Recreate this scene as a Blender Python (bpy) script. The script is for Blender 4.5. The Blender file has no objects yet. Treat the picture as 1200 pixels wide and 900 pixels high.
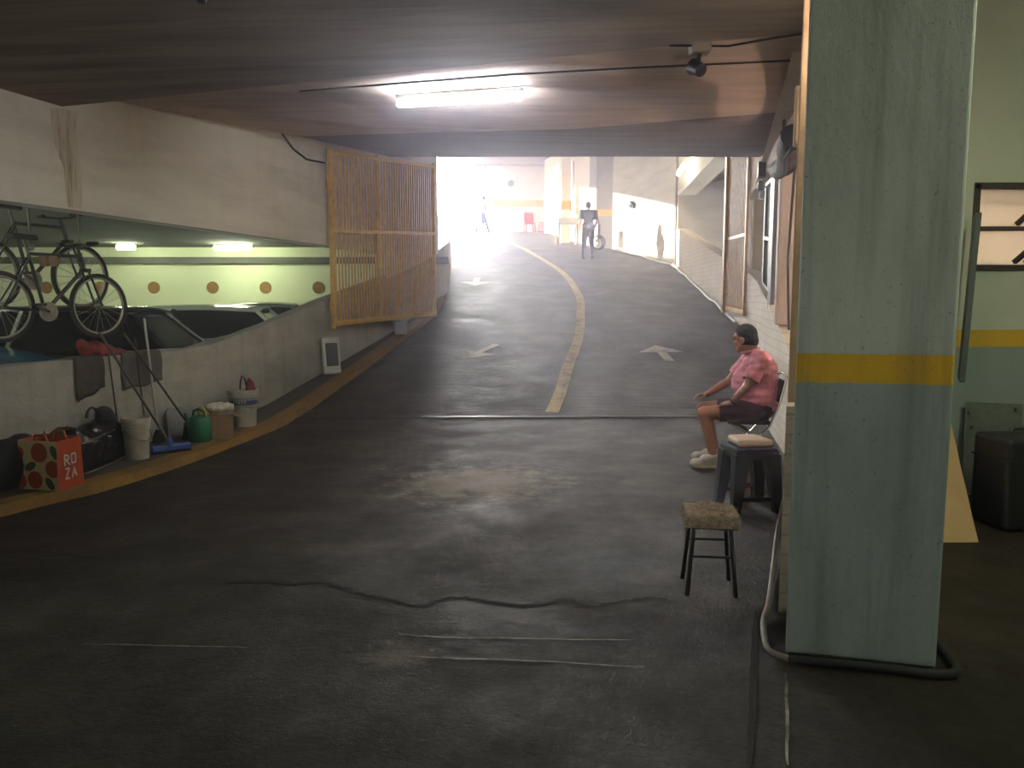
import bpy, bmesh, math, random
from mathutils import Vector, Matrix, Euler, noise
random.seed(7)
SC = bpy.context.scene
COL = SC.collection
PI = math.pi
# ------------------------------------------------------------------ camera
H, HR, F = 1.5, 350.0, 900.0
PITCH = math.atan((450 - HR) / F)
cam_d = bpy.data.cameras.new('camera'); cam = bpy.data.objects.new('camera', cam_d); COL.objects.link(cam)
cam.location = (0, 0, H); cam.rotation_euler = (PI / 2 - PITCH, 0, 0)
cam_d.sensor_width = 36; cam_d.lens = F / 1200 * 36; cam_d.clip_start = .05; cam_d.clip_end = 500
SC.camera = cam
_cp, _sp = math.cos(PITCH), math.sin(PITCH)
def ray(px, py):
    u, v = (px - 600) / F, (450 - py) / F
    return Vector((u, _cp + v * _sp, -_sp + v * _cp))
def at(px, py, Y):
    d = ray(px, py); k = Y / d.y
    return Vector((d.x * k, Y, H + d.z * k))
def interp(tab, t):
    if t <= tab[0][0]: return tab[0][1]
    for (a, va), (b, vb) in zip(tab, tab[1:]):
        if t <= b: return va + (vb - va) * (t - a) / (b - a)
    return tab[-1][1]
ZP = [(-6, 0), (8.9, 0), (9.7, .1), (25.8, 3.135), (35, 4.42), (42, 5.1), (60, 5.3)]
def zr(Y): return interp(ZP, Y)
def ground(px, py, lift=0):
    d = ray(px, py); best = None
    Y = 1.0
    while Y < 60:
        z = H + d.z / d.y * Y
        if z <= zr(Y) + lift: return Vector((d.x / d.y * Y, Y, zr(Y) + lift))
        Y += .01
    return Vector((d.x / d.y * 60, 60, zr(60)))

# ------------------------------------------------------------------ materials
def srgb(c):
    if isinstance(c, str):
        c = c.lstrip('#'); c = [int(c[i:i + 2], 16) / 255 for i in (0, 2, 4)]
    return tuple(x / 12.92 if x <= .04045 else ((x + .055) / 1.055) ** 2.4 for x in c) + (1,)
class NT:
    def __init__(s, name):
        s.m = bpy.data.materials.new(name); s.m.use_nodes = True
        s.t = s.m.node_tree; s.b = s.t.nodes['Principled BSDF']; s.out = s.t.nodes['Material Output']
    def n(s, ty, **kw):
        x = s.t.nodes.new(ty)
        for k, v in kw.items(): setattr(x, k, v)
        return x
    def l(s, a, b): s.t.links.new(a, b)
    def coord(s, scale=(1, 1, 1), rot=0):
        g = s.n('ShaderNodeTexCoord'); mp = s.n('ShaderNodeMapping')
        mp.inputs['Scale'].default_value = scale; mp.inputs['Rotation'].default_value = (0, 0, rot)
        s.l(g.outputs['Object'], mp.inputs[0]); return mp.outputs[0]
    def noise(s, scale, vec=None, detail=4, rough=.6, dist=0):
        x = s.n('ShaderNodeTexNoise'); x.inputs['Scale'].default_value = scale
        x.inputs['Detail'].default_value = detail; x.inputs['Roughness'].default_value = rough
        x.inputs['Distortion'].default_value = dist
        if vec is None: vec = s.coord()
        s.l(vec, x.inputs['Vector']); return x.outputs[0]
    def ramp(s, fac, stops):
        r = s.n('ShaderNodeValToRGB'); e = r.color_ramp.elements
        while len(e) < len(stops): e.new(.5)
        for el, (p, c) in zip(e, stops):
            el.position = p; el.color = c if len(c) == 4 else tuple(c) + (1,)
        s.l(fac, r.inputs[0]); return r.outputs[0]
    def mix(s, fac, a, b, bt='MIX'):
        x = s.n('ShaderNodeMix', data_type='RGBA', blend_type=bt)
        for sock, v in ((x.inputs[0], fac), (x.inputs[6], a), (x.inputs[7], b)):
            if isinstance(v, bpy.types.NodeSocket): s.l(v, sock)
            else: sock.default_value = v
        return x.outputs[2]
    def math(s, op, a, b=0.0, clamp=False):
        x = s.n('ShaderNodeMath', operation=op, use_clamp=clamp)
        for sock, v in ((x.inputs[0], a), (x.inputs[1], b)):
            if isinstance(v, bpy.types.NodeSocket): s.l(v, sock)
            else: sock.default_value = v
        return x.outputs[0]
    def bump(s, h, strength=.3, dist=.02):
        b = s.n('ShaderNodeBump'); b.inputs['Strength'].default_value = strength; b.inputs['Distance'].default_value = dist
        s.l(h, b.inputs['Height']); s.l(b.outputs[0], s.b.inputs['Normal'])
    def base(s, c):
        if isinstance(c, bpy.types.NodeSocket): s.l(c, s.b.inputs['Base Color'])
        else: s.b.inputs['Base Color'].default_value = c
    def set(s, **kw):
        for k, v in kw.items(): s.b.inputs[k].default_value = v
        return s
GREY = lambda v: (v, v, v, 1)
MATS = {}
def plain(name, col, rough=.6, metal=0, var=.25, scale=18, bump=0, **kw):
    """one colour with a little procedural variation"""
    if name in MATS: return MATS[name]
    t = NT(name); c = srgb(col)
    n = t.noise(scale, detail=5)
    f = t.ramp(n, [(.3, GREY(1 - var)), (.7, GREY(1 + var * .35))])
    t.base(t.mix(1.0, c, f, 'MULTIPLY'))
    t.set(Roughness=rough, Metallic=metal)
    for k, v in kw.items(): t.b.inputs[k].default_value = v
    if bump: t.bump(t.noise(scale * 3), bump, .01)
    MATS[name] = t.m; return t.m
def emit(name, col, strength):
    t = NT(name); t.set(**{'Emission Color': srgb(col), 'Emission Strength': strength, 'Roughness': .4}); t.base(srgb(col)); return t.m
def wallpaint(name, col, dirt, scale=1.2, stretch=(1, 1, 1), amount=.5, rough=.75, bump=.25, bands=None, streak=0, brick=False, speck=.5, rot=0):
    """painted / bare concrete: blotches, fine grain, run marks, dark specks; bands = [(z, colour above z)]"""
    t = NT(name)
    c = srgb(col); d = srgb(dirt)
    base = c
    if bands:
        g = t.n('ShaderNodeNewGeometry'); sx = t.n('ShaderNodeSeparateXYZ'); t.l(g.outputs['Position'], sx.inputs[0])
        wob = t.math('MULTIPLY', t.math('SUBTRACT', t.noise(14, detail=6), .5), .014)
        z = t.math('ADD', sx.outputs[2], wob)
        base = t.mix(0.0, c, c)
        for zz, cc in bands:
            base = t.mix(t.math('GREATER_THAN', z, zz), base, srgb(cc))
    v = t.coord(stretch, rot)
    n1 = t.noise(scale, v, 8, .65, .3)
    f1 = t.math('MULTIPLY', t.ramp(n1, [(.42, GREY(0)), (.72, GREY(1))]), amount)
    out = t.mix(f1, base, t.mix(.75, base, d, 'MIX'))
    n2 = t.noise(55, None, 3, .7)
    out = t.mix(t.math('MULTIPLY', t.ramp(n2, [(.62, GREY(0)), (.75, GREY(1))]), speck), out, d)
    if streak:
        n3 = t.noise(1, t.coord((9, 9, .5)), 5, .6)
        out = t.mix(t.math('MULTIPLY', t.ramp(n3, [(.5, GREY(0)), (.75, GREY(1))]), streak), out, d)
    t.base(out); t.set(Roughness=rough)
    h = t.math('ADD', t.math('MULTIPLY', n1, .8), t.math('MULTIPLY', t.noise(28, v, 6), .45))
    if brick:
        b = t.n('ShaderNodeTexBrick'); b.inputs['Scale'].default_value = 2.6
        b.inputs['Mortar Size'].default_value = .018; b.inputs['Color1'].default_value = GREY(.9); b.inputs['Color2'].default_value = GREY(.75); b.inputs['Mortar'].default_value = GREY(0)
        g = t.n('ShaderNodeTexCoord'); sp = t.n('ShaderNodeSeparateXYZ'); cb = t.n('ShaderNodeCombineXYZ')
        t.l(g.outputs['Object'], sp.inputs[0]); t.l(sp.outputs[1], cb.inputs[0]); t.l(sp.outputs[2], cb.inputs[1]); t.l(cb.outputs[0], b.inputs[0])
        h = t.math('ADD', h, t.math('MULTIPLY', b.outputs[0], 1.3))
        out = t.mix(t.math('MULTIPLY', b.outputs['Fac'], .35), out, d); t.base(out)
    t.bump(h, bump, .03)
    return t.m

# ------------------------------------------------------------------ mesh builder
def basis(d):
    d = Vector(d).normalized(); a = Vector((0, 0, 1)) if abs(d.z) < .95 else Vector((1, 0, 0))
    x = a.cross(d).normalized(); return x, d.cross(x)
class MB:
    def __init__(s): s.v, s.f, s.mi = [], [], []
    def add(s, vs, fs, mi=0):
        o = len(s.v); s.v += [Vector(p) for p in vs]
        for f in fs: s.f.append([i + o for i in f]); s.mi.append(mi)
        return s
    def box(s, c, size, rot=None, mi=0, taper=1.0):
        x, y, z = [q / 2 for q in size]
        vs = [Vector((sx * x * (taper if sz > 0 else 1), sy * y * (taper if sz > 0 else 1), sz * z)) for sz in (-1, 1) for sy in (-1, 1) for sx in (-1, 1)]
        if rot is not None:
            R = rot if isinstance(rot, Matrix) else Euler(rot).to_matrix()
            vs = [R @ v for v in vs]
        c = Vector(c)
        return s.add([v + c for v in vs], [(0, 2, 3, 1), (4, 5, 7, 6), (0, 1, 5, 4), (2, 6, 7, 3), (0, 4, 6, 2), (1, 3, 7, 5)], mi)
    def beam(s, p0, p1, w, h, mi=0, up=(0, 0, 1)):
        p0, p1 = Vector(p0), Vector(p1); d = (p1 - p0); L = d.length; d.normalize()
        up = Vector(up)
        if abs(d.dot(up)) > .98: up = Vector((1, 0, 0))
        x = d.cross(up).normalized(); z = x.cross(d)
        R = Matrix((x, d, z)).transposed()
        return s.box((p0 + p1) / 2, (w, L, h), R, mi)
    def tube(s, pts, r, seg=8, mi=0, caps=True, closed=False):
        pts = [Vector(p) for p in pts]; n = len(pts)
        rs = r if isinstance(r, (list, tuple)) else [r] * n
        rings = []; xprev = None
        for i in range(n):
            if closed: d = pts[(i + 1) % n] - pts[i - 1]
            else: d = pts[min(i + 1, n - 1)] - pts[max(i - 1, 0)]
            if d.length < 1e-9: d = Vector((0, 0, 1))
            d.normalize()
            if xprev is None: x, y = basis(d)
            else:
                x = (xprev - d * xprev.dot(d))
                x = x.normalized() if x.length > 1e-6 else basis(d)[0]
                y = d.cross(x)
            xprev = x
            rings.append([pts[i] + (x * math.cos(a) + y * math.sin(a)) * rs[i] for a in [2 * PI * k / seg for k in range(seg)]])
        vs = [p for r_ in rings for p in r_]; fs = []
        for i in range(n if closed else n - 1):
            j = (i + 1) % n
            for k in range(seg):
                k2 = (k + 1) % seg
                fs.append((i * seg + k, i * seg + k2, j * seg + k2, j * seg + k))
        if caps and not closed:
            fs.append(tuple(range(seg))[::-1]); fs.append(tuple((n - 1) * seg + k for k in range(seg)))
        return s.add(vs, fs, mi)
    def lathe(s, prof, seg=24, c=(0, 0, 0), mi=0, sq=(1, 1), axis='Z'):
        c = Vector(c); vs = []; fs = []; n = len(prof)
        for r, z in prof:
            for k in range(seg):
                a = 2 * PI * k / seg; p = Vector((r * math.cos(a) * sq[0], r * math.sin(a) * sq[1], z))
                if axis == 'Y': p = Vector((p.x, p.z, p.y))
                if axis == 'X': p = Vector((p.z, p.x, p.y))
                vs.append(p + c)
        for i in range(n - 1):
            for k in range(seg):
                k2 = (k + 1) % seg
                fs.append((i * seg + k, i * seg + k2, (i + 1) * seg + k2, (i + 1) * seg + k))
        if prof[0][0] > 1e-6: fs.append(tuple(range(seg))[::-1])
        if prof[-1][0] > 1e-6: fs.append(tuple((n - 1) * seg + k for k in range(seg)))
        return s.add(vs, fs, mi)
    def prism(s, poly, axis, a, b, mi=0):
        """poly in the two other axes, extruded a..b along axis ('X','Y','Z')"""
        n = len(poly)
        def mk(p, t): return {'X': (t, p[0], p[1]), 'Y': (p[0], t, p[1]), 'Z': (p[0], p[1], t)}[axis]
        vs = [mk(p, a) for p in poly] + [mk(p, b) for p in poly]
        fs = [tuple(range(n))[::-1], tuple(range(n, 2 * n))] + [(i, (i + 1) % n, (i + 1) % n + n, i + n) for i in range(n)]
        return s.add(vs, fs, mi)
    def ell(s, c, r, seg=16, rings=10, R=None, mi=0):
        c = Vector(c); vs = []; fs = []
        for i in range(rings + 1):
            th = PI * i / rings
            for k in range(seg):
                a = 2 * PI * k / seg
                p = Vector((r[0] * math.sin(th) * math.cos(a), r[1] * math.sin(th) * math.sin(a), r[2] * math.cos(th)))
                vs.append(c + (R @ p if R else p))
        for i in range(rings):
            for k in range(seg):
                k2 = (k + 1) % seg; fs.append((i * seg + k, (i + 1) * seg + k, (i + 1) * seg + k2, i * seg + k2))
        return s.add(vs, fs, mi)
    def cap(s, p0, r0, p1, r1, seg=14):
        """tapered capsule"""
        p0, p1 = Vector(p0), Vector(p1); d = p1 - p0
        if d.length < 1e-6: return s.ell(p0, (r0, r0, r0))
        d.normalize(); pts, rs = [], []
        for a in (90, 65, 40, 15): pts.append(p0 - d * r0 * math.sin(math.radians(a))); rs.append(max(r0 * math.cos(math.radians(a)), 1e-4))
        for a in (15, 40, 65, 90): pts.append(p1 + d * r1 * math.sin(math.radians(a))); rs.append(max(r1 * math.cos(math.radians(a)), 1e-4))
        return s.tube(pts, rs, seg)
    def strip(s, A, B, mi=0):
        """quad strip between two polylines"""
        n = len(A); vs = list(A) + list(B)
        return s.add(vs, [(i, i + 1, n + i + 1, n + i) for i in range(n - 1)], mi)
    def slab(s, A, B, C_, D, mi=0):
        """closed bar whose section is the quad A[i],B[i],C[i],D[i]"""
        n = len(A); vs = []; fs = []
        for i in range(n): vs += [A[i], B[i], C_[i], D[i]]
        for i in range(n - 1):
            for k in range(4): fs.append((4 * i + k, 4 * i + (k + 1) % 4, 4 * i + 4 + (k + 1) % 4, 4 * i + 4 + k))
        fs.append((3, 2, 1, 0)); fs.append(tuple(4 * (n - 1) + k for k in range(4)))
        return s.add(vs, fs, mi)
    def build(s, name, mats, parent=None, smooth=False, bevel=0, seg=2, fix=True, sub=0):
        me = bpy.data.meshes.new(name); me.from_pydata([tuple(v) for v in s.v], [], s.f)
        if not isinstance(mats, (list, tuple)): mats = [mats]
        for m in mats: me.materials.append(m)
        for p, i in zip(me.polygons, s.mi): p.material_index = i
        bm = bmesh.new(); bm.from_mesh(me)
        if fix: bmesh.ops.recalc_face_normals(bm, faces=bm.faces)
        if smooth:
            for f in bm.faces: f.smooth = True
            for e in bm.edges:
                if len(e.link_faces) == 2 and e.calc_face_angle(0) > math.radians(50): e.smooth = False
        bm.to_mesh(me); bm.free()
        o = bpy.data.objects.new(name, me); COL.objects.link(o)
        if parent: o.parent = parent
        if bevel:
            b = o.modifiers.new('bevel', 'BEVEL'); b.width = bevel; b.segments = seg; b.limit_method = 'ANGLE'; b.angle_limit = math.radians(35)
        if sub:
            b = o.modifiers.new('sub', 'SUBSURF'); b.levels = sub; b.render_levels = sub
        return o
def tag(o, label=None, cat=None, group=None, kind=None):
    if label: o['label'] = label
    if cat: o['category'] = cat
    if group: o['group'] = group
    if kind: o['kind'] = kind
    return o
def empty(name, loc, rz=0, rot=None):
    o = bpy.data.objects.new(name, None); COL.objects.link(o); o.location = loc
    o.rotation_euler = rot if rot else (0, 0, rz); o.empty_display_size = .1; return o
def copy_tree(o, parent=None):
    c = o.copy(); COL.objects.link(c)
    if parent: c.parent = parent
    for ch in [x for x in bpy.data.objects if x.parent == o]: copy_tree(ch, c)
    return c
def struct(o, label, cat): return tag(o, label, cat, kind='structure')
def remesh(mb, name, mat, parent, voxel=.006, smooth=4, cuts=(), solid=0):
    """union of closed shapes as one continuous smooth surface; cuts = planes (point, normal): the side the normal points to is removed"""
    o = mb.build(name + '_raw', mat)
    r = o.modifiers.new('r', 'REMESH'); r.mode = 'VOXEL'; r.voxel_size = voxel; r.use_smooth_shade = True
    if smooth:
        sm = o.modifiers.new('s', 'SMOOTH'); sm.factor = .5; sm.iterations = smooth
    dg = bpy.context.evaluated_depsgraph_get(); dg.update()
    me = bpy.data.meshes.new_from_object(o.evaluated_get(dg))
    old = o.data; bpy.data.objects.remove(o); bpy.data.meshes.remove(old)
    if cuts:
        bm = bmesh.new(); bm.from_mesh(me)
        for p, nrm in cuts:
            bmesh.ops.bisect_plane(bm, geom=bm.verts[:] + bm.edges[:] + bm.faces[:], plane_co=p, plane_no=nrm, clear_outer=True)
        bm.to_mesh(me); bm.free()
    me.name = name; me.materials.clear(); me.materials.append(mat)
    for p in me.polygons: p.use_smooth = True
    ob = bpy.data.objects.new(name, me); COL.objects.link(ob)
    if parent: ob.parent = parent
    if solid:
        s_ = ob.modifiers.new('solid', 'SOLIDIFY'); s_.thickness = solid; s_.offset = 1
    return ob
# ------------------------------------------------------------------ plan of the place
XLT = [(-4, -6.5), (5.6, -4.1), (13.3, -2.18), (15.4, -1.78), (16.9, -1.58), (18.3, -1.48), (21.7, -1.7), (27.7, -2.62), (34, -4.6)]
XKT = [(-4, -5.2), (3.5, -4.0), (5.3, -3.5), (5.84, -3.2), (6.4, -3.05), (7.03, -2.92), (7.85, -2.82), (9.4, -2.62), (12, -2.1), (15.4, -1.5), (16.9, -1.5), (18.3, -1.42), (21.7, -1.65), (27.7, -2.55), (34, -4.5), (60, -14)]
XRT = [(3.5, 1.26), (4.66, 1.73), (5.7, 2.13), (6.8, 2.52), (9.3, 3.08), (11.8, 3.74), (14.3, 4.28), (18.3, 4.46), (21.8, 4.62), (25.8, 3.3), (27, 2.75), (29.5, 2.3), (36, 1.5)]
XL, XK, XR = (lambda Y: interp(XLT, Y)), (lambda Y: interp(XKT, Y)), (lambda Y: interp(XRT, Y))
def ZLW(Y): return interp([(-4, .97), (8.4, .97), (9.57, 1.15), (11.25, 1.5), (13.3, 1.86)], Y) if Y < 13.3 else zr(Y) + 1.1
def frange(a, b, st):
    n = max(1, round((b - a) / st)); return [a + (b - a) * i / n for i in range(n + 1)]

# floor: dark worn concrete, grooved across on the ramp
def floor_mat():
    t = NT('worn_floor')
    v = t.coord()
    n1 = t.noise(.7, v, 9, .65, .4); n2 = t.noise(5, v, 9, .75); n3 = t.noise(45, v, 4, .7)
    c = t.ramp(n1, [(.3, srgb('#17120d')), (.55, srgb('#221b15')), (.8, srgb('#332a21'))])
    c = t.mix(t.math('MULTIPLY', t.ramp(n2, [(.5, GREY(0)), (.72, GREY(1))]), .5), c, srgb('#40372d'))
    c = t.mix(t.math('MULTIPLY', t.ramp(n3, [(.62, GREY(0)), (.7, GREY(1))]), .35), c, srgb('#1b1815'))
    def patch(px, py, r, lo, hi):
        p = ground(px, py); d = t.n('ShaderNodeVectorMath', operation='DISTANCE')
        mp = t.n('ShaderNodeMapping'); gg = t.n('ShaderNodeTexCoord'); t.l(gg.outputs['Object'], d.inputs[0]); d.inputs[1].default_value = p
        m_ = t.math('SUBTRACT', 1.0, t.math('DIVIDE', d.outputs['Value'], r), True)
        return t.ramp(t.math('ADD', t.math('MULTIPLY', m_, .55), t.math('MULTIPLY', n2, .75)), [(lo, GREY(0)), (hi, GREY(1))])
    c = t.mix(t.math('MULTIPLY', patch(560, 565, 1.5, .64, .82), .5), c, srgb('#8d8272'))  # pale patch puts the floor's sheen into the colour
    c = t.mix(t.math('MULTIPLY', patch(465, 768, .35, .66, .88), .45), c, srgb('#857b6d'))
    c = t.mix(t.math('MULTIPLY', patch(705, 662, .8, .6, .85), .45), c, srgb('#33454a'))
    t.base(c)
    g = t.n('ShaderNodeNewGeometry'); sx = t.n('ShaderNodeSeparateXYZ'); t.l(g.outputs['Position'], sx.inputs[0])
    ramp = t.math('GREATER_THAN', sx.outputs[1], 9.35)
    w = t.math('SINE', t.math('ADD', t.math('MULTIPLY', sx.outputs[1], 42.0), t.math('MULTIPLY', t.noise(1.3, v, 3), 9.0)))
    w = t.math('MULTIPLY', t.math('MULTIPLY', w, ramp), .12)
    nm = t.noise(9, v, 8, .7, .6); nf = t.noise(38, v, 6, .7)
    h = t.math('ADD', t.math('ADD', t.math('MULTIPLY', n1, .5), t.math('MULTIPLY', nm, .8)), t.math('MULTIPLY', nf, .6))
    h = t.math('ADD', h, t.math('MULTIPLY', t.noise(110, v, 3, .7), .25))
    t.bump(t.math('ADD', h, w), .8, .03)
    r = t.ramp(t.noise(1.6, v, 7, .7), [(.35, GREY(.5)), (.7, GREY(.85))])
    t.l(r, t.b.inputs['Roughness']); t.set(**{'Specular IOR Level': .25})
    return t.m
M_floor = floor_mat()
M_white = wallpaint('old_white_paint', '#d3ccbd', '#7d7262', 1.1, (1, .6, 3.5), .42, .8, .35, streak=.12)
M_lowwall = wallpaint('rough_white_plaster', '#9d9a8f', '#4a463d', 1.6, (1, 1, 2), .6, .85, .8, streak=.25)
M_brick = wallpaint('white_painted_brick', '#c7bca9', '#7d7060', 1.4, (1, 1, 2), .4, .8, .9, brick=True)
M_ceil = wallpaint('grey_formed_concrete', '#a3988c', '#554d45', .8, (.8, 7, 1), .8, .9, .5, rot=.2)
M_ceil2 = wallpaint('pale_formed_concrete', '#c9b5a6', '#7d6c5f', .9, (.9, 6, 1), .6, .9, .4, rot=.4)
M_dark = wallpaint('dark_formed_concrete', '#8a817f', '#504a48', .8, (.8, 5, 1), .6, .9, .4, rot=.4)
M_slab = wallpaint('lower_deck_concrete', '#5b5c50', '#33342c', .9, (1, 3, 1), .6, .9, .4)
M_green = wallpaint('pale_green_paint', '#d3d8b4', '#8d9177', .7, (1, 1, 1), .3, .7, .1, speck=.2)
M_pillar = wallpaint('banded_pillar_paint', '#879590', '#33372f', .9, (1.6, 1.6, .6), .6, .7, .35, streak=.5, speck=.75,
                     bands=[(1.165, '#c79f12'), (1.282, '#adb6ab')])
M_room = wallpaint('banded_room_paint', '#76827e', '#4d5652', .8, (1, 1, 1), .35, .75, .2, speck=.4,
                   bands=[(1.15, '#b8930f'), (1.275, '#a9ae9c')])
M_far = wallpaint('sunny_cream_paint', '#d9c3a8', '#a78c70', .7, (1, 1, 1), .35, .8, .15, speck=.2)
M_farband = plain('faded_orange_band', '#d79a3c', .8)
M_colgrey = wallpaint('grey_column_paint', '#8d8478', '#5b5249', .8, (1, 1, 1), .4, .8, .15)
M_kerb = wallpaint('worn_yellow_kerb', '#7a5a18', '#33291c', 2.2, (1, 1, 1), .85, .8, .5)
M_walk = wallpaint('pavement_concrete', '#3d3832', '#221f1b', 1.8, (1, 1, 1), .6, .8, .5)
M_steel = plain('dull_steel', '#77736c', .35, .8)
M_black = plain('black_plastic', '#141416', .45)
M_rubber = plain('black_rubber', '#101010', .8)
M_chrome = plain('chrome', '#c9c6c0', .18, 1, .1)

# floor mesh
fl = MB()
ys = frange(-4, 9.0, .5) + frange(9.1, 9.9, .1) + frange(10.2, 60, .5)
xl = lambda Y: XK(Y) - .12
xr = lambda Y: 1.0 if Y < 2.8 else (max(XR(Y), 1.2) + .05 if Y < 36 else 8)
A = [Vector((xl(y) - (4 if y > 36 else 0), y, zr(y))) for y in ys]; B = [Vector((xr(y), y, zr(y))) for y in ys]
n = len(ys); NX = 10
for i in range(NX):
    fl.strip([a.lerp(b, i / NX) for a, b in zip(A, B)], [a.lerp(b, (i + 1) / NX) for a, b in zip(A, B)])
fl.add([(1.0, -4, -.001), (6.5, -4, -.001), (6.5, 5.8, -.001), (1.0, 5.8, -.001)], [range(4)])
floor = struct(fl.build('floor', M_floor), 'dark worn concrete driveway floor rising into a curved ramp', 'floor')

def on_road(pts, w, lift=.004):
    """flat painted ribbon following the road surface; pts = ground points"""
    L, R = [], []
    for i, p in enumerate(pts):
        d = (pts[min(i + 1, len(pts) - 1)] - pts[max(i - 1, 0)]); d.z = 0; d.normalize()
        s = Vector((-d.y, d.x, 0)) * w / 2
        a, b = p + s, p - s; a.z = zr(a.y) + lift; b.z = zr(b.y) + lift; L.append(a); R.append(b)
    return L, R
def smooth_path(pts, k=8):
    out = []
    for i in range(len(pts) - 1):
        p0, p1, p2, p3 = pts[max(i - 1, 0)], pts[i], pts[i + 1], pts[min(i + 2, len(pts) - 1)]
        for j in range(k):
            t = j / k
            out.append(.5 * ((2 * p1) + (p2 - p0) * t + (2 * p0 - 5 * p1 + 4 * p2 - p3) * t * t + (3 * p1 - p0 - 3 * p2 + p3) * t ** 3))
    return out + [pts[-1]]
def worn_mat(name, col, keep=.5, base='#3a332d'):
    t = NT(name); n = t.noise(6, None, 8, .75)
    f = t.ramp(n, [(keep - .12, GREY(0)), (keep + .12, GREY(1))])
    t.base(t.mix(f, srgb(base), srgb(col))); t.set(Roughness=.75); t.bump(t.noise(30), .4, .02); return t.m
M_lane = worn_mat('worn_yellow_line', '#a8925a', .42)
M_arrow = worn_mat('worn_white_arrow', '#a59d88', .4)
M_groove = plain('crack_dirt', '#100e0c', .95)
M_scratch = worn_mat('pale_scrape', '#8f857a', .5)
Vp = [Vector((x, y, 0)) for x, y in ((.5, 9.55), (.66, 10.4), (.86, 11.7), (1.15, 13.4), (1.37, 15.4), (1.51, 17.7), (1.3, 21.2), (.29, 26.5), (-.73, 33), (-1.6, 38))]
L, R = on_road(smooth_path(Vp), .17)
m = MB().strip(L, R); m.build('lane_line', M_lane, floor)
def arrow(cx, cy, s, name_rot=0, sx=1.0):
    out = [(-.06, -.5), (.06, -.5), (.06, .05), (.3, .05), (0, .5), (-.3, .05), (-.06, .05)]
    c, d = math.cos(name_rot), math.sin(name_rot)
    vs = []
    for x, y in out:
        x *= 1.25 * sx; X = cx + (x * c - y * d) * s; Yy = cy + (x * d + y * c) * s
        vs.append((X, Yy, zr(Yy) + .005))
    MB().add(vs, [range(7)]).build('direction_arrow', M_arrow, floor, fix=False)
g1 = ground(776, 414); arrow(g1.x, g1.y, 1.0, .05)
g1 = ground(563, 412); arrow(g1.x, g1.y, 1.05, PI - .5, .8)
g1 = ground(558, 330); arrow(g1.x, g1.y, 1.2, PI, .9)
# expansion joint, cracks, scrapes on the floor
jp = [Vector((x, 9.25 + .06 * (x + 3) / 6, 0)) for x in frange(-2.75, 3.0, .4)]
L, R = on_road(jp, .05, .006); MB().strip(L, R).build('expansion_joint', M_groove, floor)
jp = [Vector((p.x, p.y + .05, 0)) for p in jp]
MB().tube([Vector((p.x, p.y, zr(p.y) + .004)) for p in jp[4:]], .012, 6).build('joint_lip', M_steel, floor)
def crack(pix, w0, mat, name='crack', jit=.02, w1=None):
    pts = [ground(*p) for p in pix]; pts = smooth_path(pts, 6)
    rr = random.Random(len(pix) * 31 + pix[0][0])
    pts = [Vector((p.x + rr.uniform(-jit, jit), p.y + rr.uniform(-jit, jit), 0)) for p in pts]
    L, R = [], []
    for i, p in enumerate(pts):
        d = pts[min(i + 1, len(pts) - 1)] - pts[max(i - 1, 0)]; d.normalize()
        w = w0 * (rr.uniform(.5, 1.2) if jit > .004 else 1) * (math.sin(PI * (i + .4) / len(pts)) ** .4)
        s = Vector((-d.y, d.x, 0)) * w / 2; a, b = p + s, p - s
        a.z = zr(a.y) + .004; b.z = zr(b.y) + .004; L.append(a); R.append(b)
    MB().strip(L, R).build(name, mat, floor)
crack([(262, 685), (300, 681), (345, 684), (380, 683), (410, 693)], .05, M_groove)
crack([(415, 697), (450, 700), (490, 711), (530, 702), (575, 706), (620, 710), (660, 704), (700, 712), (745, 702), (790, 706)], .03, M_groove)
crack([(0, 652), (40, 646), (85, 652), (140, 658)], .025, M_groove)
crack([(886, 716), (884, 760), (882, 820), (878, 898)], .028, M_groove, 'crack', .003)
crack([(590, 750), (480, 640), (400, 600)], .0, M_groove) if 0 else None
crack([(468, 745), (520, 748), (600, 749), (740, 752)], .013, M_scratch, 'scrape', .004)
crack([(470, 770), (540, 773), (640, 777), (755, 783)], .013, M_scratch, 'scrape', .004)
crack([(95, 756), (180, 758), (290, 760)], .01, M_scratch, 'scrape', .004)
crack([(921, 790), (922, 840), (923, 899)], .012, M_scratch, 'scrape', .003)

# pavement and kerb on the left
ys = frange(-4, 17, .35)
PV = .08
top = lambda Y: zr(Y) + PV
m = MB().slab([Vector((XL(y) + .0, y, top(y))) for y in ys], [Vector((XK(y) - .2, y, top(y) + .001)) for y in ys],
              [Vector((XK(y) - .2, y, zr(y) - .15)) for y in ys], [Vector((XL(y), y, zr(y) - .15)) for y in ys])
struct(m.build('pavement', M_walk), 'narrow raised pavement along the left low wall', 'pavement')
m = MB().slab([Vector((XK(y) - .2, y, top(y))) for y in ys], [Vector((XK(y) - .015, y, top(y))) for y in ys],
              [Vector((XK(y) + .02, y, zr(y) - .1)) for y in ys], [Vector((XK(y) - .2, y, zr(y) - .1)) for y in ys])
struct(m.build('kerb', M_kerb), 'worn yellow painted kerb curving up the left side', 'kerb')

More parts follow.
